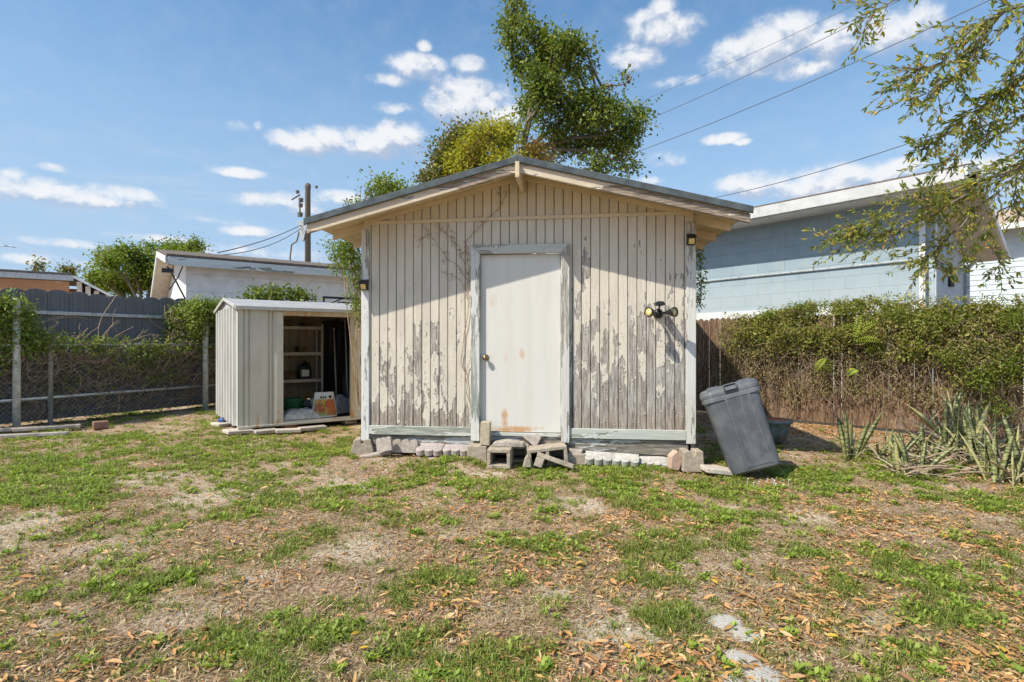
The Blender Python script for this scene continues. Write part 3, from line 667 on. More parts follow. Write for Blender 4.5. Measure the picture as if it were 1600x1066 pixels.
for i, (q, mm, lb) in enumerate(((654, 'pink', 'low pinkish scalloped edging stone of three lobes, nearer the upright arched stone'), (695, 'pink', 'low pinkish scalloped edging stone of three lobes, nearer the solid step block'))):
    p = fat(q, 706, 6.27); scallop('edging_stone', (p.x, p.y+.10, p.z+.028), 3, .098, .20, .06, (d(16), 0, d(-6.5)), mm, lb, GE, False)
p = gat(886, 713); scallop('edging_stone', (p.x, p.y+.1, .125), 4, .052, .10, .06, (d(-8), 0, d(-4)), 'block2', 'small tan edging stone of four ribs on the block right of the step', GE)
cinder('concrete_block', 901, 725, .20, .115, .16, -3, 'low grey block under the small tan edging stone, right of the step', 0)
b = MB(); b.box(0, .15, 0, .12, 0, .045); o = b.build('concrete_block', M['edging'], None, .006); p = gat(888, 722); o.location = (p.x, p.y-.02, .105); o.rotation_euler = (0, d(5), d(-14)); tag(o, 'flat grey brick lying on the low block right of the step', 'block')
for (q, q2, y1_, y2_, n_, lb) in ((918, 1003, 719, 725, 6, 'long whitish scalloped edging strip below the right skirt board'), (1005, 1053, 725, 730, 4, 'short whitish scalloped edging strip next to the salmon brick')):
    p = at(q, y1_, 5.98); p2 = at(q2, y2_, 5.88); L_ = (p2-p).length
    scallop('edging_stone', (p.x, p.y+.16, p.z+.012), n_, L_/n_, .17, .07, (d(22), math.atan2(p.z-p2.z, L_), math.atan2(p2.y-p.y, p2.x-p.x)), 'whitestone', lb, GE, False)
b = MB(); poly = [(-.17,-.16),(-.05,-.19),(.16,-.15),(.19,.0),(.14,.17),(-.02,.19),(-.15,.15),(-.2,.02)]; b.prism(poly, 0, .04, 'z'); o = b.build('stepping_stone', M['slab'], None, .006); p = gat(697, 714); o.location = (p.x, p.y-.12, .012); o.rotation_euler = (d(9), 0, 0); tag(o, 'pale flat stepping slab in the grass before the low pinkish edging', 'stepping stone')
b = MB(); poly = [(-.16,-.06),(.14,-.09),(.2,.02),(.0,.07),(-.18,.03)]; b.prism(poly, 0, .03, 'z'); o = b.build('stepping_stone', M['edging'], None, .006); p = gat(590, 714); o.location = (p.x, p.y-.1, .035); o.rotation_euler = (0, d(-9), .15); tag(o, 'thin broken slab sloping in the grass before the ribbed edging stone', 'stone')
b = MB(); poly = [(-.14,-.1),(.12,-.12),(.17,.04),(.03,.13),(-.15,.08)]; b.prism(poly, 0, .05, 'z'); o = b.build('stepping_stone', M['slab'], None, .008); p = gat(1120, 738); o.location = (p.x, p.y, .0); o.rotation_euler=(0, d(6), 0); tag(o, 'tan flat rock between the right pier block and the leaning bin', 'stone')

# ============================================================ leaning bin
bn = thing('trash_bin', 'grey plastic wheeled trash bin leaning left against the dark fence corner', 'trash bin', tuple(gat(1186, 744) + Vector((0, .10, .045))), 0)
bn.rotation_euler = (d(-7), d(-17), d(-13)); bn.scale = (.89, .80, .955)
def rrect(wx, wy, r, n=5):
    out = []
    for cx, cy, a0 in ((wx-r, wy-r, 0), (-wx+r, wy-r, 90), (-wx+r, -wy+r, 180), (wx-r, -wy+r, 270)):
        for k in range(n+1): a = d(a0+90*k/n); out.append((cx+r*math.cos(a), cy+r*math.sin(a)))
    return out
def loft(b, secs, cap0=True, cap1=True):
    n = len(secs[0][0]); vs = []
    for sec, z, off in secs: vs += [(x+off[0], y+off[1], z) for x, y in sec]
    fs = [[i*n+j, i*n+(j+1) % n, (i+1)*n+(j+1) % n, (i+1)*n+j] for i in range(len(secs)-1) for j in range(n)]
    if cap0: fs.append(list(range(n))[::-1])
    if cap1: fs.append([(len(secs)-1)*n+j for j in range(n)])
    return b.add(vs, fs)
o2 = (0, .0)
b = MB(); loft(b, [(rrect(.23,.185,.07),0,o2),(rrect(.258,.215,.07),.02,o2),(rrect(.266,.225,.08),.06,o2),(rrect(.275,.245,.09),.3,o2),(rrect(.285,.27,.10),.62,o2),(rrect(.30,.285,.11),.80,o2)])
body = b.build('body', M['bin'], bn, smooth=True); body.modifiers.new('edge', 'EDGE_SPLIT').split_angle = d(40)
b = MB()   # raised front panel with rounded rails
for x0, x1 in ((-.085, -.068), (.165, .182)):
    b.add([(x0, -.232, .05), (x1, -.232, .05), (x1, -.205, .05), (x0, -.205, .05), (x0-.012, -.296, .78), (x1+.0, -.296, .78), (x1, -.26, .78), (x0-.012, -.26, .78)], [(3,2,1,0),(4,5,6,7),(0,1,5,4),(1,2,6,5),(2,3,7,6),(3,0,4,7)])
b.build('front_rail', M['bin_lid'], body, .004, seg=2)
b = MB(); b.add([(-.066, -.2285, .055), (.164, -.2285, .055), (.164, -.2, .055), (-.066, -.2, .055), (-.078, -.2905, .775), (.164, -.2905, .775), (.164, -.25, .775), (-.078, -.25, .775)], [(3,2,1,0),(4,5,6,7),(0,1,5,4),(1,2,6,5),(2,3,7,6),(3,0,4,7)])
b.build('front_panel', M['bin'], body, .003)
b = MB(); loft(b, [(rrect(.306,.290,.11),.775,o2),(rrect(.312,.296,.11),.78,o2),(rrect(.311,.296,.11),.83,o2),(rrect(.305,.290,.11),.84,o2)]); b.build('rim', M['bin_lid'], bn, smooth=True).modifiers.new('edge', 'EDGE_SPLIT').split_angle = d(40)
b = MB(); loft(b, [(rrect(.316,.300,.115),.835,o2),(rrect(.318,.302,.115),.865,o2),(rrect(.312,.296,.11),.875,o2),(rrect(.306,.290,.10),.900,o2),(rrect(.285,.268,.10),.918,o2),(rrect(.235,.215,.08),.926,o2),(rrect(.1,.09,.05),.930,o2)])
lid = b.build('lid', M['bin_lid'], bn, smooth=True); lid.modifiers.new('edge', 'EDGE_SPLIT').split_angle = d(35)
b = MB(); b.box(-.07, .07, -.335, -.27, .862, .872); b.box(-.075, -.06, -.335, -.25, .872, .925); b.box(.06, .075, -.335, -.25, .872, .925); b.box(-.06, .06, -.30, -.24, .915, .930); b.build('lid_handle', M['bin_lid'], lid, .004)

for xa in (-.25, .09):
    b = MB()
    b.box(xa, xa+.16, -.285, -.245, .893, .918); b.box(xa+.02, xa+.14, -.2, -.1, .916, .938); b.build('lid_rib', M['bin_lid'], lid, .004)
for sx in (-1, 1):
    b = MB(); b.lathe([(0, -.03), (.07, -.03), (.09, -.02), (.09, .02), (.07, .03), (0, .03)], 20, Matrix.Translation((sx*.22, .25, .07)) @ Matrix.Rotation(d(90), 4, 'Y')); b.build('wheel', M['black'], bn, smooth=True)
# flower pot behind
fp = thing('flower_pot', 'round blue grey flower pot with terracotta inside, behind the trash bin', 'flower pot', tuple(at(1212, 688, 7.35)), 0)
fp.location.z = 0.02
M['potout'] = plain('blue grey pot glaze', (.16,.21,.21), .3, 14, .7, .3, .2, 0, (.34,.24,.18)); M['terra'] = plain('terracotta inside', (.45,.14,.07), .2, 14)
b = MB(); b.lathe([(0, 0), (.12, 0), (.165, .18), (.185, .24), (.21, .245), (.21, .285), (.185, .285), (.17, .19), (0, .185)], 28); b.build('body', M['potout'], fp, smooth=True)
b = MB(); b.lathe([(.182, .283), (.179, .27), (.165, .20), (0, .197)], 28); b.build('soil_lining', M['terra'], fp, smooth=True)
# ============================================================ metal shed (local x along its front, y inwards)
MZ = math.atan2(.584, .812)
ms = thing('metal_shed', 'small white ribbed metal shed with open door and rusty jamb left of the wooden shed', 'shed', (-4.02, 8.1, 0), MZ)
MW, MD, ZB, ZE, ZR = 2.42, 1.92, .085, 1.865, 2.035
def mspt(x, y, z): return Matrix.Translation((-4.02, 8.1, 0)) @ Matrix.Rotation(MZ, 4, 'Z') @ Vector((x, y, z))
def ribbed(b, a0, a1, pitch, amp, axis, pos, z0, z1, th=.004, sgn=1, flat=.55):
    """corrugated sheet: trapezoid ribs"""
    pts = []; a = a0
    while a < a1-1e-6:
        e = min(a+pitch, a1)
        for f_, h_ in ((0, 0), (flat, 0), (flat+.04, 1), (.94, 1)):
            q = a+(pitch)*f_
            if q < a1: pts.append((q, h_*amp))
        a = e
    pts.append((a1, 0))
    n = len(pts); vs = []
    for (q, h_) in pts:
        for z in (z0, z1): vs.append((q, pos+sgn*h_, z) if axis == 'x' else (pos+sgn*h_, q, z))
    b.add(vs, [[2*i, 2*i+2, 2*i+3, 2*i+1] for i in range(n-1)])
b = MB(); ribbed(b, .02, MD, .268, .042, 'y', 0, ZB, ZE, sgn=-1, flat=.5)
o = b.build('side_wall', M['ms_side'], ms); o.modifiers.new('th', 'SOLIDIFY').thickness = .003
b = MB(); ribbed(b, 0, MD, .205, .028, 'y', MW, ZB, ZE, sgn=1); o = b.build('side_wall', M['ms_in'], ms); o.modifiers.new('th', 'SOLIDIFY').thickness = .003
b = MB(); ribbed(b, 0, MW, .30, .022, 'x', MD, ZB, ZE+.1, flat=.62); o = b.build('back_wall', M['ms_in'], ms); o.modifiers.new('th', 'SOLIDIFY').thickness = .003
for xg, nm_ in ((-.012, 'gable_end'), (MW, 'gable_end')):
    b = MB(); b.prism([(0, ZE-.01), (MD, ZE-.01), (MD/2, ZR-.03)], xg, xg+.012, 'x'); b.build(nm_, M['ms_side'], ms)
b = MB()    # closed front panel with pressed ribs
pts = [(.0,0),(.06,0),(.064,.02),(.085,.02),(.089,0),(.13,0),(.134,.02),(.155,.02),(.159,0),(.40,0),(.404,.024),(.43,.024),(.434,0),(.455,0),(.459,.024),(.48,.024),(.484,0),(.515,0)]
vs = []
for (x, y) in pts:
    vs += [(x, y-.012, ZB), (x, y-.012, ZE-.055)]
b.add(vs, [[2*i, 2*i+2, 2*i+3, 2*i+1] for i in range(len(pts)-1)]); o = b.build('front_panel', M['ms_front'], ms); o.modifiers.new('th', 'SOLIDIFY').thickness = .003
b = MB(); b.box(.517, .625, -.022, .02, ZB+.005, ZE-.06); b.build('door_post', M['ms_front'], ms, .004)
b = MB(); b.box(1.672, 1.735, -.02, .03, ZB+.005, ZE-.06); b.build('rusty_jamb', M['ms_rust'], ms, .003)
b = MB(); b.box(1.737, MW, -.012, .0, ZB, ZE-.055); b.box(1.95, 1.98, -.02, -.012, ZB, ZE-.06); b.build('front_panel', M['ms_front'], ms, .002)
b = MB(); b.box(.627, 1.671, -.016, .012, ZE-.125, ZE-.052); b.build('header', M['ms_rust'], ms, .003)
b = MB(); b.box(-.01, MW, -.028, .012, ZB-.03, ZB+.004); b.box(.627, 1.671, -.02, .05, ZB+.005, ZB+.03); b.build('sill', M['ms_front'], ms, .003)
b = MB(); b.box(.02, MW-.02, .02, MD-.03, ZB-.02, ZB+.01); b.build('floor', M['dark'], ms)
# roof
b = MB()
b.prism([(-.05, ZE-.012), (MD/2, ZR-.012), (MD+.05, ZE-.012), (MD+.05, ZE), (MD/2, ZR), (-.05, ZE)], -.05, MW+.05, 'x')
for k in range(9):
    x = .02+k*.30; b.prism([(-.04, ZE+.002), (MD/2, ZR+.002), (MD/2, ZR+.009), (-.04, ZE+.009)], x, x+.02, 'x')
b.build('roof', M['ms_roof'], ms, .002)
b = MB(); b.box(-.055, MW+.055, -.078, -.048, ZE-.055, ZE+.004); b.box(-.04, MW+.04, -.0475, -.0225, ZE-.052, ZE-.03); b.build('eave_trim', M['ms_side'], ms, .006)
b = MB(); b.prism([(-.06, ZE-.035), (MD/2, ZR-.035), (MD+.06, ZE-.035), (MD+.06, ZE+.012), (MD/2, ZR+.012), (-.06, ZE+.012)], -.066, -.051, 'x'); b.build('rake_trim', M['ms_side'], ms, .002)
b = MB()
for x in (1.0, 1.35, 1.75, 2.1): b.box(x, x+.03, MD-.06, MD-.03, ZB+.02, ZE)
for y in (.5, .9, 1.3): b.box(MW-.06, MW-.03, y, y+.03, ZB+.02, ZE-.05)
b.box(.7, MW-.06, MD-.075, MD-.061, 1.0, 1.03); b.build('inner_bracing', M['ms_in'], ms)
# shelves inside
sh = thing('shelving_unit', 'old tan shelving unit of four boards inside the metal shed', 'shelf', tuple(mspt(.42, 1.42, ZB+.02)), MZ)
for z in (.10, .53, 1.02, 1.49):
    b = MB(); b.box(0, 1.22, 0, .36, z, z+.022); b.box(0, 1.22, -.012, .0, z-.03, z+.026); b.build('shelf', M['beige'], sh, .003)
for x in (-.02, 1.20):
    for y in (-.008, .34): b = MB(); b.box(x, x+.035, y-.022, y-.002+.02, 0, 1.56); b.build('upright', M['beige'], sh, .002)
def inside(x, y, z): return tuple(mspt(x, y, z))
def jug(x, y, z, sc, lab, m):
    t_ = thing('jug', lab, 'jug', inside(x, y, z), MZ)
    b = MB(); loft(b, [(rrect(.11*sc,.08*sc,.03*sc),0,(0,0)),(rrect(.115*sc,.085*sc,.035*sc),.02,(0,0)),(rrect(.115*sc,.085*sc,.035*sc),.22*sc,(0,0)),(rrect(.06*sc,.05*sc,.03*sc),.28*sc,(0,0)),(rrect(.03*sc,.03*sc,.02*sc),.30*sc,(0,0))]); b.tube([(.04*sc, 0, .30*sc), (.09*sc, 0, .29*sc), (.10*sc, 0, .2*sc)], .012*sc, 6); b.build('body', m, t_, smooth=True)
    b = MB(); b.box(-.07*sc, .06*sc, -.088*sc, -.0865*sc, .05*sc, .17*sc); b.build('label', M['whitewall'], t_)
    b = MB(); b.lathe([(.032*sc, .30*sc), (.032*sc, .335*sc), (0, .337*sc)], 14); b.build('cap', M['black'], t_)
jug(1.36, 1.55, ZB+.575, 1.0, 'black plastic jug with a grey label on the lower middle shelf of the metal shed', M['black'])
t_ = thing('spray_bottle', 'dark brown bottle at the left end of the upper middle shelf', 'bottle', inside(.95, 1.5, ZB+1.065), MZ)
b = MB(); b.lathe([(0,0),(.05,0),(.055,.02),(.055,.13),(.02,.19),(.018,.22),(0,.22)], 16); b.build('body', plain('brown bottle', (.10,.06,.04), .2, 20, .4), t_, smooth=True)
b = MB(); b.lathe([(.02,.221),(.02,.25),(0,.25)], 12); b.build('cap', M['black'], t_)
# sheet added to make the back right corner dark, and poles
n = 20; uu, vv = np.meshgrid(np.linspace(0, 1, n), np.linspace(0, 1, n)); i = np.arange(n*n).reshape(n, n); f1 = np.stack([i[:-1,:-1], i[:-1,1:], i[1:,1:], i[1:,:-1]], -1).reshape(-1, 4)
V = np.stack([uu*.68, -.10*fbm(uu*7, vv*1.2, 2, 3)-.02*vv, vv*1.62-.04*fbm(uu*4, vv*0, 3)], -1).reshape(-1, 3); V2 = V+np.array([0, .012, 0])
o = npmesh('darkening_sheet', np.concatenate([V, V2]), [f1, f1[:, ::-1]+n*n], M['black'], smooth=True); o.location = inside(1.72, 1.72, ZB+.06); o.rotation_euler = (0, 0, MZ); tag(o, 'dark sheet added to darken the back right inside the metal shed', 'sheet')
for k, (x, y, ln, lb) in enumerate(((1.86, 1.25, 1.45, 'pale pole leaning inside the metal shed, nearest the shelves'), (2.02, 1.1, 1.6, 'middle pale pole leaning inside the metal shed'), (2.16, .95, 1.5, 'pale pole leaning inside the metal shed, nearest the rusty jamb'))):
    b = MB(); b.tube([(0, 0, 0), (.03, .25, ln)], .014, 8); b.tube([(.03, .25, ln), (.031, .256, ln+.05)], .018, 8); o = b.build('tool_pole', M['beige'], None, smooth=True); o.location = inside(x, y, ZB+.02); o.rotation_euler = (0, 0, MZ); tag(o, lb, 'pole', 'poles inside the metal shed')
for (x, z, w_, h_, lb) in ((1.0, .575, .20, .14, 'low brown box on the lower middle shelf, left of the black jug'), (1.25, 1.065, .16, .10, 'small brown carton on the upper middle shelf inside the metal shed'), (.9, 1.535, .24, .12, 'brown box on the top shelf at the left inside the metal shed'), (1.35, 1.535, .14, .08, 'small brown box on the top shelf at the right inside the metal shed')):
    b = MB(); b.box(0, w_, 0, .18, 0, h_); b.box(w_*.4, w_*.6, -.002, -.0005, 0, h_); o = b.build('cardboard_box', M['oldbox'], None, .006); o.location = inside(x, 1.5, ZB+z); o.rotation_euler = (0, 0, MZ+.1); tag(o, lb, 'box', 'old boxes on the shelves')
# bin and clutter on the floor
b = MB(); b.lathe([(0,0),(.15,0),(.19,.02),(.20,.26),(.215,.27),(.215,.29),(.19,.29),(.185,.05),(0,.04)], 24)
M['green'] = plain('dark green plastic', (.03,.13,.07), .25, 8, .45, .4, .05)
gp = thing('green_tub', 'dark green round tub with handle on the shed floor, left', 'tub', inside(.90, .62, ZB+.03), MZ); b.build('body', M['green'], gp, smooth=True)
b = MB(); b.tube([(.215*math.cos(a), .215*math.sin(a)*.3-.2, .2+.02*math.cos(3*a)) for a in [math.pi*k/10 for k in range(11)]], .008, 6); b.build('handle', M['green'], gp, smooth=True)
def crumple(name, x, y, z, sx, sy, sz, m, lab, cat, seed, rz=0):
    n = 22; rr = np.random.default_rng(seed); uu, vv = np.meshgrid(np.linspace(-1, 1, n), np.linspace(-1, 1, n))
    prof = np.clip(1-np.maximum(abs(uu), abs(vv))**3, 0, 1)
    zz = sz*prof*(.65+.5*fbm(uu*2.2+seed, vv*2.2, seed, 4))+.004
    V = np.stack([uu*sx*(1+.12*fbm(uu*2, vv*2+seed, 1)), vv*sy, zz], -1).reshape(-1, 3)
    V2 = V.copy(); V2[:, 2] = 0; i = np.arange(n*n).reshape(n, n)
    f1 = np.stack([i[:-1,:-1], i[:-1,1:], i[1:,1:], i[1:,:-1]], -1).reshape(-1, 4)
    o = npmesh(name, np.concatenate([V, V2]), [f1, f1[:, ::-1]+n*n], m, smooth=True)
    o.location = inside(x, y, z); o.rotation_euler = (0, 0, MZ+rz); return tag(o, lab, cat)
crumple('tarp', .93, .24, ZB+.03, .30, .17, .17, M['galv'], 'crumpled grey plastic sheet on the sill at the left of the shed opening', 'tarp', 3)
crumple('plastic_sheet', 1.70, .66, ZB+.03, .25, .22, .30, M['galv'], 'pale crumpled plastic sacking behind the bag of soil', 'plastic sheet', 5, .4)
t_ = thing('cardboard_box', 'flat grey carton tipped on the dark shed floor between tub and bag', 'box', inside(1.30, .85, ZB+.12), MZ)
b = MB(); b.box(0, .34, 0, .20, 0, .13); o = b.build('carton', M['beige'], t_, .006); t_.rotation_euler = (0, d(-10), MZ+.2)
b = MB(); b.box(.01, .33, -.004, -.001, .06, .07); b.build('flap_seam', M['skirt'], t_)
crumple('clutter', 1.35, .8, ZB+.02, .40, .30, .12, M['black'], 'heap of black plastic and dark cloth on the shed floor', 'clutter', 9)
# bag of soil
def bagmat():
    t = mat('printed soil bag', .45, .4); s = t.sep(t.oc)
    n = t.noise(t.oc, 14, 4, .6); n2 = t.noise(t.v('ADD', t.oc, (3, 2, 1)), 9, 3, .6)
    c = t.mix(t.step(n, .40, .52), (.17,.22,.04), (.42,.27,.07)); c = t.mix(t.step(n2, .50, .56), c, (.30,.09,.035)); c = t.mix(t.step(s[2], .10, .04), c, (.22,.32,.12))
    c = t.mix(t.step(s[0], .01, .08, 0, .8), c, (.38,.10,.03))
    inner = t.m('MULTIPLY', t.step(t.m('ADD', t.m('ABSOLUTE', s[0]), t.m('MULTIPLY', s[2], .14)), .19, .178), t.m('MULTIPLY', t.step(s[2], .30, .285), t.step(s[2], .025, .032)))
    setc(t, t.mix(inner, (.52,.53,.52), c)); bump(t, t.noise(t.oc, 10, 4, .6), .5, .02); return t.mt
bag = thing('soil_bag', 'standing bag of soil with white top and orange and green print in the metal shed', 'bag', inside(1.30, .17, ZB+.032), MZ-.15)
n = 18; uu, vv = np.meshgrid(np.linspace(-1, 1, n), np.linspace(0, 1, n))
thk = .085*np.sqrt(np.clip(1-uu**2, 0, 1))*(1-vv**2.2*.85)+.004; wx_ = (.20-.055*vv)*(1+.05*fbm(vv*4, uu*0, 2)); zz = .395*vv+.012*fbm(uu*2+3, vv*3, 1)
Vf = np.stack([uu*wx_, -thk-.02*fbm(uu*3, vv*4, 3), zz], -1).reshape(-1, 3); Vb = np.stack([uu*wx_, thk, zz], -1).reshape(-1, 3)
i = np.arange(n*n).reshape(n, n); f1 = np.stack([i[:-1,:-1], i[:-1,1:], i[1:,1:], i[1:,:-1]], -1).reshape(-1, 4)
npmesh('sack', np.concatenate([Vf, Vb]), [f1, f1[:, ::-1]+n*n], bagmat(), bag, True)
b = MB(); b.lathe([(0, 0), (.025, 0), (.025, .005), (0, .005)], 16, Matrix.Translation((.085, -.052, .325)) @ RX); b.build('print_emblem', M['dark'], bag)
b = MB(); b.box(-.075, .035, -.060, -.052, .318, .326); b.box(-.06, -.045, -.060, -.052, .300, .345); b.box(-.02, -.008, -.060, -.052, .302, .34); b.box(.012, .022, -.060, -.052, .302, .34); b.build('print_lettering', M['dark'], bag)
# pavers, bricks beside the metal shed
GP = 'flat pavers along the metal shed'
for k, (px, py, w_, dd, rz_, m_, lb) in enumerate(((352,664,.34,.30,.9,'slab','pale paver sticking out under the left side of the metal shed, rear'),(372,676,.36,.30,.75,'slab','pale paver at the front corner of the metal shed, nearest the grass'),
     (415,676,.30,.18,.62,'edging','thin grey paver in front of the closed panel of the metal shed'),(450,675,.34,.16,.5,'slab','pale flat paver in front of the left end of the shed opening'),(488,671,.4,.15,.62,'edging','grey flat paver in front of the bag of soil'))):
    p = gat(px, py); b = MB(); b.box(-w_/2, w_/2, -dd/2, dd/2, 0, .05); o = b.build('paver', M[m_], None, .008); o.location = (p.x, p.y, -.005); o.rotation_euler = (0, d(2*(k % 2)), rz_); tag(o, lb, 'paver', GP)
for (x, y, lb) in ((.1, .12, 'concrete support block under the front left corner of the metal shed'), (.75, .15, 'red brick under the front edge of the metal shed, left of the opening'), (1.7, .15, 'grey support brick under the right jamb of the metal shed')):
    b = MB(); b.box(-.1, .1, -.1, .1, 0, .075); o = b.build('brick', M['brick' if 'red' in lb else 'block'], None, .005); o.location = inside(x, y, -.02); o.rotation_euler = (0, 0, MZ+.1); tag(o, lb, 'brick')
b = MB(); b.lathe([(0,0),(.05,0),(.055,.08),(.03,.1),(0,.1)], 12, Matrix.Rotation(d(80), 4, 'Y')); o = b.build('plastic_cup', plain('blue plastic', (.05,.09,.22), .2, 8, .4), None, smooth=True); p = gat(343, 664); o.location = (p.x, p.y, .06); tag(o, 'small blue plastic cup lying at the rear left foot of the metal shed', 'cup')

# ============================================================ left: chain link fence, grey board fence
FP = Vector((-7.8, 8.62, 0)); FD = Vector((.495, .869, 0)); FZ = math.atan2(.869, .495)
def fpt(t_, off, z): return FP + FD*t_ + Vector((-.869, .495, 0))*off + Vector((0, 0, z))
cf = thing('chain_link_fence', 'low galvanised chain link fence overgrown with dry vines, in front of the dark board fence', 'fence', tuple(FP), FZ)
def rail(z0, z1, r, t0, t1): b = MB(); b.tube([(t0, 0, z0), (t1, 0, z1)], r, 8); return b
rail(1.275, 1.29, .024, -3.2, 4.6).build('top_rail', M['galv'], cf, smooth=True)
rail(.40, .45, .026, -3.2, 4.0).build('bottom_rail', M['galv'], cf, smooth=True)
for tt, r, hh in ((.47, .034, 1.27), (4.4, .03, 1.28), (-2.6, .03, 1.27)):
    b = MB(); b.lathe([(0,-.05),(r,-.05),(r,hh),(r*1.25,hh),(r*1.25,hh+.03),(r*.5,hh+.06),(0,hh+.06)], 14, Matrix.Translation((tt, -.03, 0))); b.build('post', M['galv'], cf, smooth=True)
b = MB(); c = .062    # the woven wire
t0, t1, zlo, zhi = -3.0, 4.5, .06, 1.25
k = t0-1.3
while k < t1:
    for sg in (1, -1):
        a0 = k if sg > 0 else k+(zhi-zlo)
        z_s = zlo; xa = a0; xb = a0+sg*(zhi-zlo)
        za, zb_ = zlo, zhi
        if xa < t0: za += (t0-xa); xa = t0
        if xb > t1: zb_ -= (xb-t1); xb = t1
        if xa > t1: za += (xa-t1); xa = t1
        if xb < t0: zb_ -= (t0-xb); xb = t0
        if zb_-za > .03: b.tube([(xa, .03+sg*.002, za), (xb, .03+sg*.002, zb_)], .0019, 3, False)
    k += c*1.25
b.build('wire_mesh', M['galv'], cf)
GW = 'thick pale posts in the left fence line'
for tt, zt_, lb in ((.02, 1.99, 'thick pale lichen stained post at the far left, its top wrapped in leaves'), (2.98+.05, 2.03, 'thick pale post nearest the metal shed, half hidden in vines')):
    b = MB(); p = fpt(tt, -.08, 0); b.lathe([(0,-.05),(.052,-.05),(.05,zt_),(.04,zt_+.02),(0,zt_+.02)], 14); o = b.build('fence_post', M['galv2'], None, smooth=True); o.location = p; tag(o, lb, 'post', GW)
bf = thing('board_fence', 'dark charcoal board fence with rounded board tops and one pale rail', 'fence', tuple(fpt(0, .42, 0)), FZ)
b = MB(); x = -4.5; pw = .30
while x < 5.6:
    n_ = 8; top = 2.17+.02*math.sin(x*3); poly = [(x, .02), (x+pw-.004, .02)]
    for q in range(n_+1): f_ = q/n_; poly.append((x+(pw-.004)*(1-f_), top+.045*math.sin(math.pi*f_)**.6 if 0 < f_ < 1 else top))
    b.prism(poly, 0, .018)
    for q in (.06, .12, .18, .24): b.box(x+q-.004, x+q+.004, -.0035, -.0002, .03, top-.01)
    x += pw
b.build('boards', M['greyfence'], bf, .002)
b = MB(); b.box(-4.5, 5.6, .0185, .0195, .05, 2.12); b.build('backing', M['greyfence'], bf)
b = MB(); b.box(-4.5, 5.6, -.05, -.006, 1.80, 1.862); b.build('rail', M['galv'], bf, .004)
b = MB(); b.box(-4.5, 5.6, .02, .06, .35, .44); b.box(-4.5, 5.6, .02, .06, 1.2, 1.29); b.build('back_rail', M['greyfence'], bf)
# ============================================================ houses on the left
WH = thing('white_house', 'white house with low pitched roof and worn aqua fascia behind the metal shed', 'house', (-8.11, 13, 0), MZ)
L_ = 9.5
b = MB(); b.box(.42, L_, .32, .5, 0, 3.25); b.build('wall', M['whitewall'], WH)
b = MB(); b.prism([(.32, 0), (6.4, 0), (6.4, 2.85), (3.3, 3.72), (.32, 3.24)], .402, .418, 'x'); b.build('gable_wall', M['white'], WH)
def wz(y): return 3.36+(3.92-3.36)*y/3.3 if y <= 3.3 else 3.92-(3.92-2.86)*(y-3.3)/3.4
b = MB(); b.prism([(-.02, wz(0)), (3.3, wz(3.3)), (6.7, wz(6.7)), (6.7, wz(6.7)+.05), (3.3, wz(3.3)+.06), (-.03, wz(0)+.07)], -.03, L_, 'x'); b.build('roof', M['brown_shingle'], WH, .01)
b = MB(); b.box(0, L_, -.03, .0, 3.16, 3.357); b.build('fascia', M['aqua'], WH, .004)
b = MB(); b.prism([(-.03, wz(0)-.16), (3.3, wz(3.3)-.16), (6.7, wz(6.7)-.16), (6.7, wz(6.7)-.003), (3.3, wz(3.3)-.003), (-.03, wz(0)-.003)], -.06, -.031, 'x'); b.build('rake_board', M['white'], WH, .004)
b = MB(); b.prism([(.0, wz(0)-.12), (3.3, wz(3.3)-.12), (6.6, wz(6.7)-.10), (6.6, wz(6.7)-.06), (3.3, wz(3.3)-.06), (.0, wz(0)-.06)], -.029, .40, 'x'); b.build('soffit', M['beige'], WH)
b = MB()
for k in range(6): b.box(.45, L_, .305, .312, .9+k*.42, .905+k*.42)
b.build('wall_seam', M['galv'], WH)
b = MB(); b.tube([(-.02, .0, 3.14), (.12, .25, 2.95), (.41, .38, 2.35)], .02, 6); b.tube([(.30, -.0, 3.15), (.22, .2, 2.9), (.05, .3, 2.6)], .015, 6); b.box(-.12, .12, .02, .14, 2.98, 3.08); b.build('service_bracket', M['black'], WH)
BH = thing('unfinished_house', 'house with bare orange timber under a pale fascia, behind the far left fence', 'house', (-13.9, 15, 0), MZ)
b = MB(); b.box(-6, 1.55, .0, .05, 3.11, 3.27); b.build('fascia', M['galv'], BH, .006)
b = MB(); b.box(-6, 1.5, -.02, 4.0, 3.275, 3.33); b.build('roof', M['shingle'], BH, .006)
b = MB(); b.box(-6, 1.45, .06, .12, 2.78, 3.09); b.build('beam', M['rawwood'], BH, .006)
b = MB(); b.box(-6, 1.8, 1.6, 1.7, 0, 3.0); b.build('wall', M['rawwood'], BH)
for x in (-5.0, -3.3, -1.6, -.85, .12, 1.0):
    b = MB(); b.box(x, x+.16, .125, .27, 0, 2.98); b.build('post', M['rawwood'], BH, .006)
for k in range(14):
    b = MB(); x = -5.8+k*.55; b.box(x, x+.05, .13, 1.6, 2.78, 2.95); b.build('rafter', M['rawwood'], BH)
b = MB(); b.prism([(1.552, 3.27), (2.45, 2.72), (2.45, 2.66), (1.552, 3.2)], -.0, 3.4); b.build('roof_end', M['shingle'], BH, .006)
b = MB(); b.prism([(1.552, 3.26), (2.46, 2.73), (2.46, 2.66), (1.552, 3.19)], -.06, -.005); b.build('end_fascia', M['white'], BH, .006)
for k in range(4): b = MB(); x = 1.62+k*.2; z = 3.24-(x-1.552)*.61; b.box(x, x+.12, .02, 2.6, z-.42, z-.10); b.build('rafter_end', M['beige'], BH, .006)
an = thing('tv_antenna', 'thin grey roof antenna with two arms at the far left edge', 'antenna', (-15.7, 16.6, 3.3), 0)
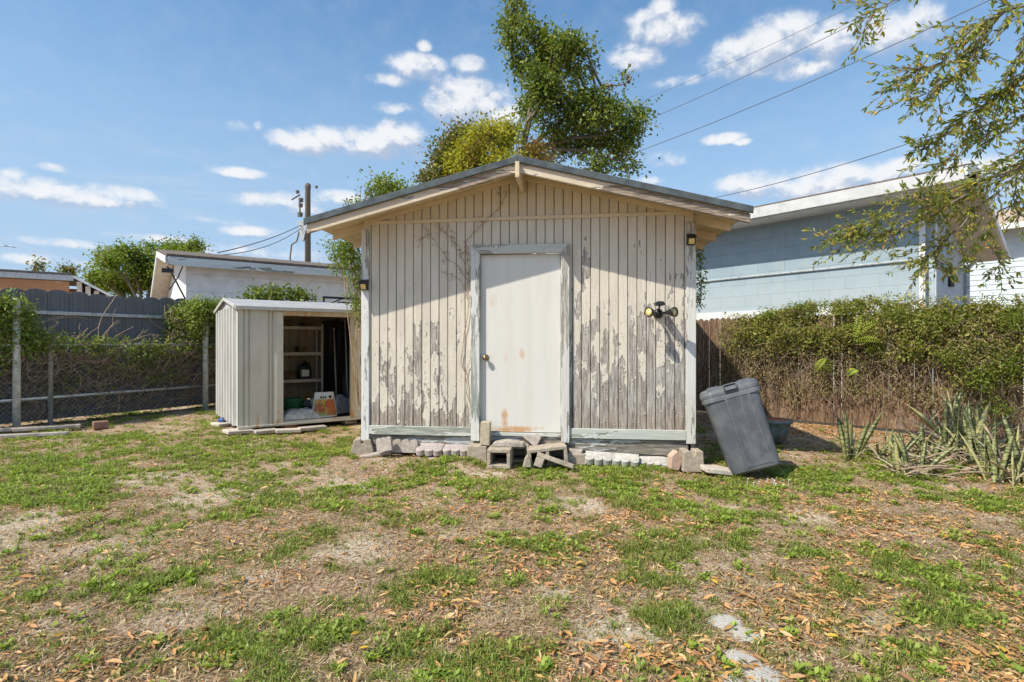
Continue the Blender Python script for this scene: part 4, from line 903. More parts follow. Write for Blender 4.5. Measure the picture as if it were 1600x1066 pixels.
b = MB(); b.tube([(0,0,0),(0,0,2.6)], .02, 6); b.build('mast', M['galv'], an)
b = MB(); b.tube([(-.6,0,1.02),(.65,0,.92)], .018, 6); b.tube([(-.1,-.2,1.0),(-.1,.2,1.0)], .012, 5); b.tube([(.6,-.2,.92),(.6,.2,.92)], .012, 5); b.build('arm', M['galv'], an)
rk = thing('pipe_rack', 'black pipe frame standing behind the metal shed roof', 'rack', tuple(at(506, 480, 11.6)), MZ); rk.location.z = 0
b = MB()
for x in (0, .75):
    for y in (0, .5): b.tube([(x, y, 0), (x, y, 2.3 if y == 0 else 2.12)], .022, 6)
b.build('legs', M['black'], rk)
b = MB(); b.tube([(-.02,0,2.28),(.78,0,2.28)], .025, 6); b.tube([(0,0,2.14),(.76,0,2.14)], .018, 6); b.tube([(.1,0,2.14),(.42,0,2.28)], .013, 6); b.tube([(0,.5,2.1),(.75,.5,2.1)], .018, 6); b.box(.3, .8, -.01, .01, 2.15, 2.2); b.build('crossbars', M['black'], rk)
# utility pole
up_ = thing('utility_pole', 'dark wooden utility pole with bracket and loose wires beyond the left eave', 'utility pole', tuple(at(481, 536, 32)), 0); up_.location.z = 0
b = MB(); b.lathe([(0,0),(.20,0),(.15,10.25),(.17,10.3),(.17,10.5),(.05,10.6),(0,10.6)], 12); b.build('pole', M['pole'], up_, smooth=True)
b = MB(); b.prism([(-.55,8.35),(.05,8.35),(.05,8.2),(-.18,7.2),(-.32,7.2)], -.2, -.05); b.build('bracket', M['galv'], up_, .01)
for (x, z, s_) in ((-.45,8.65,.14),(-.42,9.2,.12),(-.40,9.5,.13),(-.6,10.0,.1),(.5,10.3,.08)): b = MB(); b.lathe([(0,0),(s_,0),(s_*1.1,s_*1.5),(0,s_*2)], 8, Matrix.Translation((x, 0, z))); b.build('insulator', M['pole'], up_)
for q in ([(-.35,-.1,8.2),(-.6,-.1,7.2),(-.9,-.1,7.0),(-1.0,-.1,6.2),(-.7,-.1,5.6),(-.15,-.1,5.6)],[(-.4,-.1,9.9),(-.9,-.1,9.6)],[(-.45,-.1,9.6),(-.4,-.1,8.6)],[(.1,-.1,5.8),(.6,-.1,5.9)]): b = MB(); b.tube(q, .045, 5); b.build('loose_wire', M['pole'], up_)
def cable(label, P, Q, sag, r):
    b = MB(); P = Vector(P); Q = Vector(Q); pts = []
    for i in range(25): f_ = i/24; p = P.lerp(Q, f_); p.z -= sag*4*f_*(1-f_); pts.append(p)
    o = b.tube(pts, r*.6, 5).build('power_line', M['cable'], None, smooth=True); return tag(o, label, 'power line', 'overhead lines')
cable('upper of the two thin wires between the utility pole and the white house', at(470, 352, 31.8), at(340, 395, 22), .15, .035)
cable('lower of the two wires between the utility pole and the white house', at(470, 357, 31.8), at(335, 399, 22), .35, .03)
cable('lowest dark cable on the right, rising from the eave to the branches', at(1040, 322, 17), at(1640, 145, 9), .25, .014)
cable('long line from behind the shed roof across the big tree to the top right', at(640, 330, 30), at(1600, -25, 12), .9, .017)
cable('thin line above the long one, leading to the twigs at the top', at(660, 300, 30), at(1480, -38, 14), .8, .015)
cable('faintest uppermost line at the top right', at(700, 250, 34), at(1420, -35, 18), .8, .012)
# ============================================================ right fence
RD = Vector((-.68, .733, 0)); RP = Vector((5.78, 8.3, 0)); RFZ = math.atan2(-.733, .68)   # local x runs towards the camera side
def rpt(t_, off, z): return RP + RD*t_ + Vector((-.733, -.68, 0))*off + Vector((0, 0, z))     # off: towards the yard
wf = thing('picket_fence', 'weathered brown picket fence overgrown with vines, right of the shed', 'fence', tuple(RP), RFZ)
b = MB(); x = -6.2; rr = random.Random(3)
while x < 3.4:
    w_ = .104; top = 1.78+rr.uniform(-.02, .02); j = rr.uniform(-.004, .004); z0 = .02
    lean = rr.uniform(-.006, .006)
    b.prism([(x, z0), (x+w_, z0), (x+w_+lean, top-.03), (x+w_*.72+lean, top), (x+w_*.28+lean, top), (x+lean, top-.03)], j, j+.016); x += .1065+(.006 if rr.random() < .10 else 0)
b.build('pickets', M['picket'], wf, .002)
for z in (.35, 1.4): b = MB(); b.box(-6.2, 3.4, .022, .06, z, z+.085); b.build('rail', M['picket'], wf)
# ============================================================ blue block house
C0 = Vector((6.93, 9.3, 0)); wd = Vector((-.619, .785, 0)); fd = Vector((.785, .619, 0))
# local x along the long wall from the far end towards the corner, y away from the yard
LW = 11.; HZ = math.atan2(-.785, .619); base = C0+wd*LW
bh = thing('blue_block_house', 'pale blue concrete block house with white gutter rising above the vine covered fence', 'house', tuple(base), HZ)
bh2 = M['bluewall']
b = MB(); b.box(0, LW, 0, .15, 1.2, 3.80); wl = b.build('wall', bh2, bh); 
b = MB(); b.box(-.02, LW+.0, -.012, .1505, 0, 2.0); b.build('wall_base', M['white'], bh)
b = MB(); b.prism([(.152, 0), (2.0, 0), (2.0, 3.0), (.152, 3.9)], LW-.0, LW+.12, 'x'); b.build('end_wall', M['blueend'], bh)
b = MB(); b.box(LW-.055, LW+.03, -.016, -.001, 1.2, 3.78); b.box(LW+.121, LW+.135, .16, .22, 1.2, 3.7); b.build('corner_board', M['white'], bh, .004)
b = MB()
for z in (1.75, 2.15, 2.55, 2.95): b.box(LW+.118, LW+.126, .16, 1.98, z, z+.012)
b.build('board_seam', M['galv'], bh)
b = MB(); b.box(LW+.12, LW+.16, .9, 1.12, 2.32, 2.50); b.build('vent', M['dark'], bh)
b = MB(); b.tube([(LW+.17, 1.92, 0), (LW+.17, 1.92, 2.7), (LW+.25, 2.05, 2.85)], .04, 8); b.build('drain_pipe', M['galv'], bh)
X1 = LW+.70
b = MB(); b.box(-.5, X1, -.60, .10, 3.78, 3.81); b.build('soffit', M['white'], bh)
b = MB(); b.prism([(-.74, 3.975), (-.70, 3.79), (-.64, 3.79), (-.615, 3.97), (-.635, 3.97), (-.65, 3.81), (-.69, 3.81), (-.71, 3.95), (-.72, 3.98)], -.5, X1, 'x'); b.build('gutter', M['white'], bh)
b = MB(); b.box(-.5, X1, -.602, -.57, 3.811, 3.96); b.build('fascia', M['white'], bh)
b = MB(); b.prism([(-.64, 3.985), (-.1, 4.10), (2.2, 2.92), (2.2, 2.98), (-.1, 4.16), (-.64, 4.03)], -.5, X1, 'x'); b.build('roof', M['brown_shingle'], bh)
b = MB(); b.prism([(-.66, 3.86), (-.1, 4.0), (2.22, 2.82), (2.22, 2.93), (-.1, 4.115), (-.66, 4.0)], X1+.001, X1+.03, 'x'); b.build('rake_board', M['white'], bh)
b = MB(); b.prism([(.1, 3.84), (2.15, 2.84), (2.15, 2.88), (.1, 3.88)], LW+.13, X1, 'x'); b.build('rake_soffit', M['beige'], bh)
b = MB(); b.tube([(-.2, -.02, 2.70), (LW/2, -.02, 2.71), (LW-.05, -.02, 2.73)], .017, 6); b.build('shadow_line_tube', M['galv'], bh)  # thin tube added in place of a shadow line on the wall
# pale lap sided house behind
sh2 = thing('lap_sided_house', 'pale blue lap sided house with tan roof at the right edge behind the blue house', 'house', tuple(at(1700, 536, 13.5)), HZ); sh2.location.z = 0
b = MB()
for k in range(31):
    z = k*.145; b.prism([(0, z), (.022, z+.0), (.006, z+.146), (0, z+.146)], -9, 5, 'x', Matrix.Scale(-1, 4, (0, 1, 0)))
b.build('siding', M['siding_pale'], sh2)
b = MB(); b.box(-9, 5, .01, .2, 0, 4.45); b.build('wall', M['siding_pale'], sh2)
b = MB(); b.prism([(-.55, 4.32), (3.2, 5.35), (3.2, 5.45), (-.55, 4.42)], -9.5, 5.5, 'x'); b.build('roof', M['tanroof'], sh2)
b = MB(); b.box(-9.5, 5.5, -.62, -.56, 4.26, 4.40); b.build('gutter', M['white'], sh2)
# ============================================================ plants: helpers
def leafcloud(centers, radii, n, L0, L1, wr, rng, shell=.35, droop=.2, squash=None, hexa=False, fold=.25, clump=0, csize=.12):
    """leaves filling ellipsoids; clump>0 groups them in sprays"""
    centers = np.array(centers, float); radii = np.array(radii, float); vol = radii.prod(1)**.75; pr = vol/vol.sum()
    if clump:
        m = max(1, n//clump); k = rng.choice(len(centers), m, p=pr); dd = rdir(m, rng); rad = rng.random(m)**shell
        cc = centers[k]+dd*radii[k]*rad[:, None]; j = np.repeat(np.arange(m), clump); P = cc[j]+rng.normal(size=(len(j), 3))*csize*(.5+rng.random((len(j), 1))); out = dd[j]
    else:
        k = rng.choice(len(centers), n, p=pr); dd = rdir(n, rng); rad = rng.random(n)**shell; P = centers[k]+dd*radii[k]*rad[:, None]; out = dd
    m = len(P); A = norm(out*.6+rdir(m, rng)*.9+np.array([0, 0, -droop])); N = norm(rdir(m, rng)*.7+np.array([0, 0, .8])+out*.4)
    L = rng.uniform(L0, L1, m); return leaf_mesh(P, A, N, L, L*wr*rng.uniform(.75, 1.2, m), fold, hexa)
def merge(parts):
    V = []; Fq = {}; o = 0
    for v, fs in parts:
        V.append(v)
        for f_ in fs: Fq.setdefault(f_.shape[1], []).append(f_+o)
        o += len(v)
    return np.concatenate(V), [np.concatenate(x) for x in Fq.values()]
def bez(a, b_, bend, n=7, rng=random):
    a = Vector(a); b_ = Vector(b_); mid = (a+b_)/2+Vector(bend); return [a.lerp(mid, f_).lerp(mid.lerp(b_, f_), f_) for f_ in [i/n for i in range(n+1)]]
def tree(name, label, base, blobs_, leafm, n, L0, L1, r0, seed, depth, clump=10, csize=.25, group=None, fork=None, stems=None, wr=.5, subs=7, barkm='bark', shell=.42, dsp=1., split=5, sf=.46):
    """blobs_: (px, py, rx_px, ry_px, dy) crown lumps placed where they stand, depth metres away"""
    rng = np.random.default_rng(seed); rr = random.Random(seed); t_ = thing(name, label, 'tree', base, 0, group)
    sc = depth/F; cen = []; rad = []
    for q in blobs_:
        dy = q[4] if len(q) > 4 else rr.uniform(-1, 1)*dsp; Y = depth+dy; p = at(q[0], q[1], Y); cen.append(p); rad.append((q[2]*sc, (q[2]+q[3])/2*sc, q[3]*sc))
    b = MB(); bs = Vector(base); fk = Vector(fork) if fork else Vector((base[0], base[1], min(c.z for c in cen)*.55+bs.z*.45))
    b.tube([(p.x-bs.x, p.y-bs.y, p.z-bs.z) for p in bez(bs, fk, (rr.uniform(-.1,.1), 0, 0))], [r0*(1-.35*i/7) for i in range(8)], 9)
    b.build('trunk', M[barkm], t_, smooth=True)
    b = MB(); joints = [fk]
    for st_ in (stems or []):
        W = [fk]+[at(q[0], q[1], depth+rr.uniform(-.3, .3)) for q in st_]; P_ = []
        for i in range(len(W)-1): P_ += [W[i].lerp(W[i+1], k/3)+Vector((rr.gauss(0, .03), rr.gauss(0, .03), rr.gauss(0, .03))) for k in range(3)]
        P_.append(W[-1]); b.tube([p-bs for p in P_], [r0*.27*(1-.88*i/len(P_)) for i in range(len(P_))], 7, False); joints += P_[2:]
    for c, r in zip(cen, rad):
        j_ = min(joints, key=lambda q: (c-q).length+max(0, q.z-c.z)*1.5) if stems else fk
        L = (c-j_).length; r1 = r0*(.16 if stems else .45)*min(1, .35+1.2/max(L, 1.5))
        pts = bez(j_, c, (rr.uniform(-.2,.2)*L, rr.uniform(-.1,.1)*L, .14*L)); b.tube([p-bs for p in pts], [r1*(1-.8*i/7)+.006 for i in range(8)], 6, False)
        for k in range(subs):
            s0 = pts[rr.randint(3, 7)]; e = c+Vector([q*rr.uniform(.55, .95) for q in r]) * 1; dv = rdir(1, rng)[0]; e = c+Vector((dv[0]*r[0], dv[1]*r[1], dv[2]*r[2]))*.85
            ps = bez(s0, e, (0, 0, .1*(e-s0).length), 4); b.tube([p-bs for p in ps], [r1*.3*(1-.8*i/4)+.004 for i in range(5)], 4, False)
    b.build('branches', M[barkm], t_, smooth=True)
    c2 = []; r2 = []
    for c, r in zip(cen, rad):        # each lump breaks up into smaller leafy masses
        for k in range(split):
            dv = rdir(1, rng)[0]*rng.random()**.4*.72; f_ = sf*rng.uniform(.6, 1.15); c2.append((c.x-bs.x+dv[0]*r[0], c.y-bs.y+dv[1]*r[1], c.z-bs.z+dv[2]*r[2])); r2.append((r[0]*f_, r[1]*f_, r[2]*f_*.9))
    V, fs = leafcloud(c2, r2, n, L0, L1, wr, rng, shell, .15, clump=clump, csize=csize)
    npmesh('crown', V, fs, M[leafm], t_)
    return t_
# ============================================================ trees
oak = [(805,30,26,32),(838,60,38,40),(800,60,20,26),(862,92,34,34),(882,72,24,26),(812,100,26,26),(845,130,42,34),(898,80,22,18),(918,84,14,10),(905,118,20,14),(922,100,12,12),(870,160,44,28),
       (905,190,48,32),(830,170,26,26),(950,178,36,24),(985,200,32,36),(1000,180,18,20),(935,225,46,34),(978,238,30,26),(890,228,40,26),(975,262,24,14),(862,200,30,24),(812,205,14,20),(978,124,12,7),(945,142,20,9),(925,158,34,16),(962,168,34,16),(900,148,26,16),(890,100,22,20),(850,95,30,26),(815,8,20,14),(930,255,36,18)]
tree('oak_tree', 'tall dark green oak rising behind the roof ridge of the shed', (.38, 15.5, 0), [(*q, random.uniform(-1.2, 1.2)) for q in oak], 'oakleaf', 20000, .085, .15, .24, 5, 15.5, 7, .13, fork=tuple(at(818, 232, 15.5)), wr=.55, subs=6, split=9, sf=.36, stems=[[(822,190),(838,140),(822,70),(805,15)],[(860,205),(900,165),(945,135),(982,128)],[(875,222),(945,208),(992,200)],[(838,140),(862,100),(875,75)],[(822,190),(850,160),(900,105),(915,88)],[(900,232),(960,250)]])
tree('yellow_green_tree', 'bushy yellow green tree behind the left side of the shed ridge', (-.9, 13.2, 0), [(745,232,36,34),(785,228,34,34),(760,265,55,36),(725,262,30,34),(800,262,26,30),(770,205,20,14)], 'yellowleaf', 11500, .07, .12, .12, 8, 13.2, 7, .12, dsp=.5, split=7, sf=.42)
tree('olive_green_tree', 'olive green tree with rusty leaves, leftmost of the trees behind the shed ridge', (-1.6, 13.9, 0), [(700,235,30,26),(722,210,24,18),(690,262,32,32),(672,280,18,22),(735,215,14,16),(712,290,40,26)], 'oliveleaf', 6500, .07, .12, .12, 9, 13.9, 7, .13, dsp=.5, split=7, sf=.42)
tree('rust_red_shrub', 'rust red leafed shrub showing just right of the roof apex, below the oak', (.55, 12.8, 0), [(835,238,18,18),(852,250,20,16),(820,255,18,14),(742,250,8,30)], 'redleaf', 2400, .06, .10, .06, 10, 12.8, 8, .12, dsp=.3)
tree('leafy_shrub', 'small bright green tree top poking over the left roof slope', (-2.7, 11.5, 0), [(612,292,24,14),(600,305,22,16),(632,302,14,10)], 'vineleaf', 1800, .06, .10, .05, 12, 11.5, 8, .11, dsp=.3)
tree('sparse_shrub', 'thin nearly bare twiggy shrub over the left end of the roof', (-3.0, 11.0, 0), [(575,300,20,14),(560,322,24,14),(545,335,18,12)], 'oakleaf', 420, .05, .09, .03, 13, 11.0, 3, .10, subs=14, dsp=.3)
far = [(175,410,22,16),(165,435,22,18),(200,395,30,14),(215,425,38,26),(250,392,34,14),(275,400,24,18),(240,440,40,26),(305,388,20,9),(190,450,34,18),(290,420,30,20),(160,400,12,8)]
tree('roadside_tree', 'broad light green tree between the unfinished house and the white house', tuple(at(225, 536, 30))[:2]+(0,), [(*q, random.uniform(-2, 2)) for q in far], 'farleaf', 21000, .12, .22, .3, 14, 30, 9, .22, wr=.6, subs=4)
tree('distant_tree', 'small tan treetop just above the unfinished house roof', tuple(at(106, 536, 45))[:2]+(0,), [(106, 424, 9, 3, 0), (60, 416, 4, 3, 0)], 'oliveleaf', 500, .2, .4, .15, 15, 45, 6, .3, subs=3)
# shrub between the sheds, at the left corner of the wooden shed
def vinything(name, label, cat, cen, rad, n, L0, L1, leafm, seed, clump=6, csize=.06, stems=None, wr=.5, droop=.2, hexa=False, shell=.5, stemm='twig'):
    rng = np.random.default_rng(seed); t_ = thing(name, label, cat, tuple(cen[0][:2])+(0,)); o = Vector((cen[0][0], cen[0][1], 0))
    V, fs = leafcloud([Vector(c)-o for c in cen], rad, n, L0, L1, wr, rng, shell, droop, clump=clump, csize=csize, hexa=hexa); npmesh('leaves', V, fs, M[leafm], t_)
    b = MB()
    for s_ in (stems or []): b.tube([Vector(p)-o for p in s_[0]], s_[1], 5, False)
    if stems: b.build('stems', M[stemm], t_, smooth=True)
    return t_
c_ = [at(552,408,8.2), at(543,385,8.2), at(560,440,8.2), at(556,470,8.2), at(535,400,8.4), at(562,492,8.1), at(560,380,8.2)]
st = [(bez(at(562, 640, 8.2), c, (random.uniform(-.2,.2), 0, 0)), .008) for c in c_]
vinything('climbing_shrub', 'light green climbing shrub hanging by the left corner of the wooden shed under the eave', 'shrub', c_, [(.16,.15,.16),(.15,.15,.10),(.10,.1,.18),(.06,.1,.16),(.12,.1,.16),(.04,.08,.22),(.1,.1,.1)], 2600, .035, .06, 'lightleaf', 21, stems=st)
c_ = [at(522,400,9.), at(530,420,9.), at(515,380,9.)]
vinything('twiggy_vine', 'sparse dark twigs hanging under the left eave against the sky', 'vine', c_, [(.14,.1,.2),(.12,.1,.14),(.1,.1,.1)], 320, .035, .06, 'oakleaf', 22, clump=3, stems=[(bez(at(560, 520, 9.), c, (.1, 0, .1)), .006) for c in c_])
c_ = [at(1093,400,7.6), at(1094,425,7.6), at(1095,450,7.6), at(1092,470,7.6)]
vinything('hanging_vine', 'thin dark vine hanging down behind the right corner of the wooden shed', 'vine', c_, [(.05,.06,.14)]*4, 420, .03, .055, 'oakleaf', 23, clump=3, csize=.03, stems=[(bez(at(1092, 395, 7.6), at(1094, 480, 7.6), (.05, 0, 0)), .005)])
c_ = [at(400,464,10.9), at(430,460,11.2), at(460,461,11.4), at(480,467,11.5)]
vinything('dark_bush', 'row of dark green leaves showing above the metal shed roof', 'shrub', c_, [(.25,.2,.14),(.25,.2,.16),(.22,.2,.14),(.15,.2,.1)], 1200, .07, .12, 'oakleaf', 24, stems=[(bez((c.x, c.y, 0), c, (.1, 0, 0)), .01) for c in c_])
# vines on the left fences
def fence_vine(name, label, spec, seed, leafm, stems, stemm='paletwig', stemlabel=None):
    """spec: (t, off, z, rt, rz, n)"""
    rng = np.random.default_rng(seed); rr = random.Random(seed); t_ = thing(name, label, 'vine', tuple(FP), FZ); parts = []
    for (tt, off, z, rt, rz_, n) in spec:
        parts.append(leafcloud([(tt, off, z)], [(rt, .16, rz_)], n, .035, .075, .55, rng, .5, .3, clump=5, csize=.05))
    V, fs = merge(parts); npmesh('leaves', V, fs, M[leafm], t_)
    b = MB()
    for (ta, tb, z0, z1, n, r) in stems:
        for k in range(n):
            a = Vector((rr.uniform(ta, tb), rr.uniform(-.08, .1), rr.uniform(z0, z1))); e = a+Vector((rr.gauss(0, .35), rr.uniform(-.1, .1), rr.gauss(-.1, .3))); e.z = max(.03, e.z)
            pts = [a]; 
            for i in range(7):
                f_ = (i+1)/7; pts.append(a.lerp(e, f_)+Vector((math.sin(f_*6+k)*.07, -.02*math.sin(f_*4), math.cos(f_*5+k)*.06)))
            b.tube(pts, [r*rr.uniform(.5, 1.3)]*8, 4, False)
    b.build('dry_stems', M[stemm], t_, smooth=True); return t_
fence_vine('fence_vine', 'leafy green vine wrapped round the thick post at the far left', [(-.35,-.02,1.75,.5,.36,2300),(.0,-.05,1.85,.28,.20,900),(.15,-.05,1.55,.24,.30,800),(-.5,0,1.4,.45,.25,1000),(.2,-.05,1.32,.5,.2,1300),(-.3,0,1.1,.4,.25,700)], 31, 'vineleaf', [(-.8,.5,1.0,1.9,40,.006)])
fence_vine('fence_vine', 'green vine hanging over the middle of the chain link fence', [(.9,0,1.28,.6,.14,650),(1.6,0,1.22,.6,.18,700),(2.2,0,1.18,.5,.2,550),(1.7,0,.95,.5,.25,350),(3.0,0,1.2,.6,.16,650),(3.6,.0,1.15,.5,.2,500),(.9,.05,.7,.8,.35,260),(2.3,.05,.7,.9,.35,260)], 32, 'vineleaf', [(0,4.2,1.0,1.36,300,.006),(0,4.2,.25,.95,240,.005)])
fence_vine('fence_vine', 'tall leafy vine heaped on the fence beside the metal shed', [(3.0,-.14,2.02,.34,.2,1500),(2.85,-.12,1.75,.22,.34,1100),(3.45,-.1,2.0,.35,.22,1200),(2.75,.25,1.85,.34,.3,1200),(3.1,.2,1.95,.38,.26,1600),(3.5,.15,1.85,.4,.34,1500),(3.4,.1,1.5,.35,.34,1300),(2.7,.25,1.5,.3,.34,1000),(3.9,.1,1.7,.4,.45,1300)], 33, 'vineleaf', [(2.5,4.0,.9,2.0,90,.006),(2.6,4,.2,1.0,60,.005)])
vb = thing('dry_brush', 'brown dead vine growth between the chain link fence and the dark board fence', 'vine', tuple(FP), FZ)
rr = random.Random(44); b = MB()
for k in range(520):
    a = Vector((rr.uniform(-2.5, 4.4), rr.uniform(.03, .28), rr.uniform(.1, 1.25))); e = a+Vector((rr.gauss(0, .3), rr.uniform(-.06, .06), rr.gauss(0, .3))); e.z = min(max(.02, e.z), 1.32)
    b.tube(bez(a, e, (rr.gauss(0, .12), 0, rr.gauss(0, .12)), 4), .004, 3, False)
b.build('stems', M['twig'], vb)
rng = np.random.default_rng(45); V, fs = leafcloud([(-1, .16, .7), (.7, .16, .7), (2.2, .16, .7), (3.6, .16, .7)], [(1.2, .14, .6)]*4, 5200, .04, .08, .4, rng, .8, .4, clump=4, csize=.07); npmesh('dry_leaves', V, fs, leafmat('dry brown leaves', [(.28,.20,.11),(.18,.14,.07),(.36,.27,.16),(.14,.15,.05)], .2), vb)
# edging slabs and a terracotta brick at the left fence foot
for k, (px, py, w_, lb) in enumerate(((18,684,1.3,'long grey edging board on the ground at the far left, nearer the camera'),(30,673,1.1,'grey edging board along the foot of the left fence'),(75,671,.8,'short pale edging board in front of the thin fence post'))):
    p = gat(px, py); b = MB(); b.box(-w_/2, w_/2, -.05, .05, 0, .05); o = b.build('edging_board', M['edging'], None, .008); o.location = (p.x, p.y, 0); o.rotation_euler = (0, 0, .35+.1*k); tag(o, lb, 'edging board', 'edging boards by the left fence')
b = MB(); b.box(-.1,.1,-.06,.06,-.03,.09); o = b.build('brick', M['dullbrick'], None, .012); p = gat(157, 667); o.location = (p.x, p.y, 0); o.rotation_euler = (0, 0, .8); tag(o, 'terracotta block on the ground below the chain link fence', 'brick')
# ============================================================ vines on the right fence
hv = thing('hedge_vine', 'thick green vine capping the right fence like a hedge', 'vine', tuple(RP), RFZ)
rng = np.random.default_rng(51); parts = []
n = 84000; tt = rng.uniform(-3.1, 2.75, n)             # distance along the fence, + runs away
topz = 1.80+.05*np.sin(tt*1.7+1)+.16*fbm(tt*2.5+9, tt*0, 2, 4)+.02
botz = 1.08+.10*np.sin(tt*2.3)+.75*(fbm(tt*2+5, tt*0+3, 3, 4)-.5) - np.where(tt < -1.4, .3, 0)
zz = botz+(topz-botz)*rng.beta(1.35, .95, n)
dn = fbm(tt*3.1+7, zz*4.2, 6, 3)
fade = np.clip((2.75-tt)/1.2, 0, 1)*np.clip((dn-.30)*6, .15, 1)*np.clip((zz-botz)/(topz-botz)*1.6+.15, .1, 1); keep = rng.random(n) < fade
half = .27*np.sqrt(np.clip((topz-zz)/.35, 0.02, 1))*np.clip((zz-botz)/.25+.35, .3, 1)*(.15+1.9*fbm(tt*4, zz*4, 4, 3))
yy = -np.abs(rng.uniform(-1, 1, n))**.6*half*np.where(rng.random(n) < .72, 1, -1)
P = np.stack([-tt, yy-.02, zz+rng.normal(0, .02, n)], 1)[keep]; m = len(P)
A = norm(rdir(m, rng)+np.array([0, -.4, -.2])); N = norm(rdir(m, rng)*1.1+np.array([0, -.3, .6])); L = rng.uniform(.02, .045, m)*rng.choice([1, 1, 1.7], m)
parts.append(leaf_mesh(P, A, N, L, L*.46, .25))
# looser sprays spilling on the right
for (t1_, z1_, rt, rz_, nn) in ((-2.2,1.1,.6,.35,4200),(-2.6,.85,.55,.35,3400),(-1.75,1.25,.5,.25,1900),(-2.9,1.5,.6,.4,4200),(-1.1,1.05,.15,.25,260),(-.3,1.15,.5,.15,500),(-.72,.75,.08,.3,120),(-3.2,.7,.5,.5,1500)):
    parts.append(leafcloud([(-t1_, -.22, z1_)], [(rt, .18, rz_)], nn, .028, .055, .5, rng, .5, .3, clump=5, csize=.05))
for k in range(260):      # shoots breaking the top outline
    t1_ = rng.uniform(-3.0, 1.9); zt_ = 1.88+.06*np.sin(t1_*1.7+1)+rng.uniform(-.03, .1); parts.append(leafcloud([(-t1_, rng.uniform(-.15, .1), zt_)], [(.07, .06, .08)], 12, .025, .05, .45, rng, 1., -.5))
V, fs = merge(parts); npmesh('leaves', V, fs, M['hedgeleaf'], hv)
rr = random.Random(52); b = MB()
for k in range(900):
    t1_ = rr.uniform(-3.1, 2.9); z0 = rr.choice((rr.uniform(.5, 1.6), rr.uniform(1.1, 1.6))); a = Vector((-t1_, rr.uniform(-.20, -.03), z0)); ln = rr.uniform(.25, .9)
    e = a+Vector((rr.gauss(0, .22), rr.uniform(-.06, .05), -ln*rr.uniform(.5, 1))); e.z = max(.02, e.z); e.y = min(e.y, -.03)
    b.tube(bez(a, e, (rr.gauss(0, .12), rr.uniform(-.08, 0), rr.gauss(0, .05)), 5), rr.uniform(.0012, .0038), 4, False)
for k in range(320):
    t1_ = rr.uniform(-3.1, 2.4); a = Vector((-t1_, rr.uniform(-.3, -.05), rr.uniform(.9, 1.5))); e = a+Vector((rr.gauss(0, .3), rr.uniform(-.12, .05), rr.gauss(.05, .22)))
    b.tube(bez(a, e, (rr.gauss(0, .1), -.05, rr.gauss(0, .1)), 5), .002, 3, False)
b.build('hanging_stems', M['paletwig'], hv, smooth=True)
rng = np.random.default_rng(53); parts = []
for k in range(640):
    t1_ = rng.uniform(-3, 2.7); parts.append(leafcloud([(-t1_, -.14, 1.62-rng.beta(1.1, 1.6)*1.25)], [(.17, .10, .17)], 40, .022, .055, .4, rng, .8, .6))
V, fs = merge(parts); npmesh('withered_leaves', V, fs, leafmat('withered vine leaves', [(.30,.21,.12),(.20,.13,.075),(.38,.29,.16),(.20,.20,.07),(.26,.27,.08)], .2), hv)
rng = np.random.default_rng(57); parts = []
for (px, py, rx, rz_, nn) in ((1340,520,.16,.13,420),(1365,545,.14,.12,300),(1290,572,.14,.13,260),(1530,590,.30,.20,900),(1580,570,.25,.25,900),(1490,560,.2,.14,420),(1420,555,.15,.08,160),(1560,640,.2,.15,420),(1200,490,.2,.06,200),(1470,500,.25,.12,420),(1395,490,.2,.1,260),(1245,478,.2,.06,220),(1585,500,.2,.2,500)):
    r_ = (px-800)/F; t_l = (5.78-.25*.733-r_*(8.3-.25*.68))/(.68+.733*r_); Yq = 8.3-.25*.68+.733*t_l; parts.append(leafcloud([(-t_l, -.27, H+(536-py)/F*Yq)], [(rx, .10, rz_)], nn, .022, .05, .45, rng, .6, .2, clump=5, csize=.035))
V, fs = merge(parts); npmesh('young_leaves', V, fs, M['lightleaf'], hv)
# lime fronds
def frond(b_, p0, p1, w_, nl, rng, out):
    pts = bez(p0, p1, (0, 0, .04), 6)
    for i in range(nl):
        f_ = (i+1)/(nl+.5); c = p0.lerp(p1, f_)+Vector((0, 0, .04*math.sin(math.pi*f_))); ax = (p1-p0).normalized()
        for s_ in (-1, 1):
            side = ax.cross(Vector((.7, .7, 0)).normalized()).normalized()*s_; wl = w_*math.sin(math.pi*(.15+.8*f_)); out.append((tuple(c), tuple(side*1+ax*.55), wl))
    b_.tube(pts, .002, 4, False)
GL = 'lime green fern sprigs on the right fence vine'
for k, (px, py, px2, py2, lb) in enumerate(((1335,530,1345,492,'upper lime green fern sprig, standing up in the hedge vine'),(1330,528,1375,502,'lime green fern sprig reaching right from the hedge vine'),(1335,533,1378,535,'lower lime green fern sprig pointing right'),(1290,560,1274,582,'yellow lime fern sprig drooping by the bare twigs'),(1340,578,1325,588,'small lime leaf spray low on the pickets'))):
    t_ = thing('fern_sprig', lb, 'fern', (0, 0, 0), 0, GL); Yd = 8.2+(.25 if px < 1310 else 0); b = MB(); out = []
    p0 = at(px, py, Yd); p1 = at(px2, py2, Yd-.1); t_.location = p0; frond(b, Vector((0, 0, 0)), p1-p0, .065, 12, rng, out)
    b.build('stem', M['limeleaf'], t_)
    a = np.array([q[0] for q in out]); A = np.array([q[1] for q in out]); L = np.array([q[2] for q in out]); V, fs = leaf_mesh(a, A, np.tile([-.4, -.7, .6], (len(a), 1)), L, L*.22, .2, True); npmesh('leaflets', V, fs, M['limeleaf'], t_)
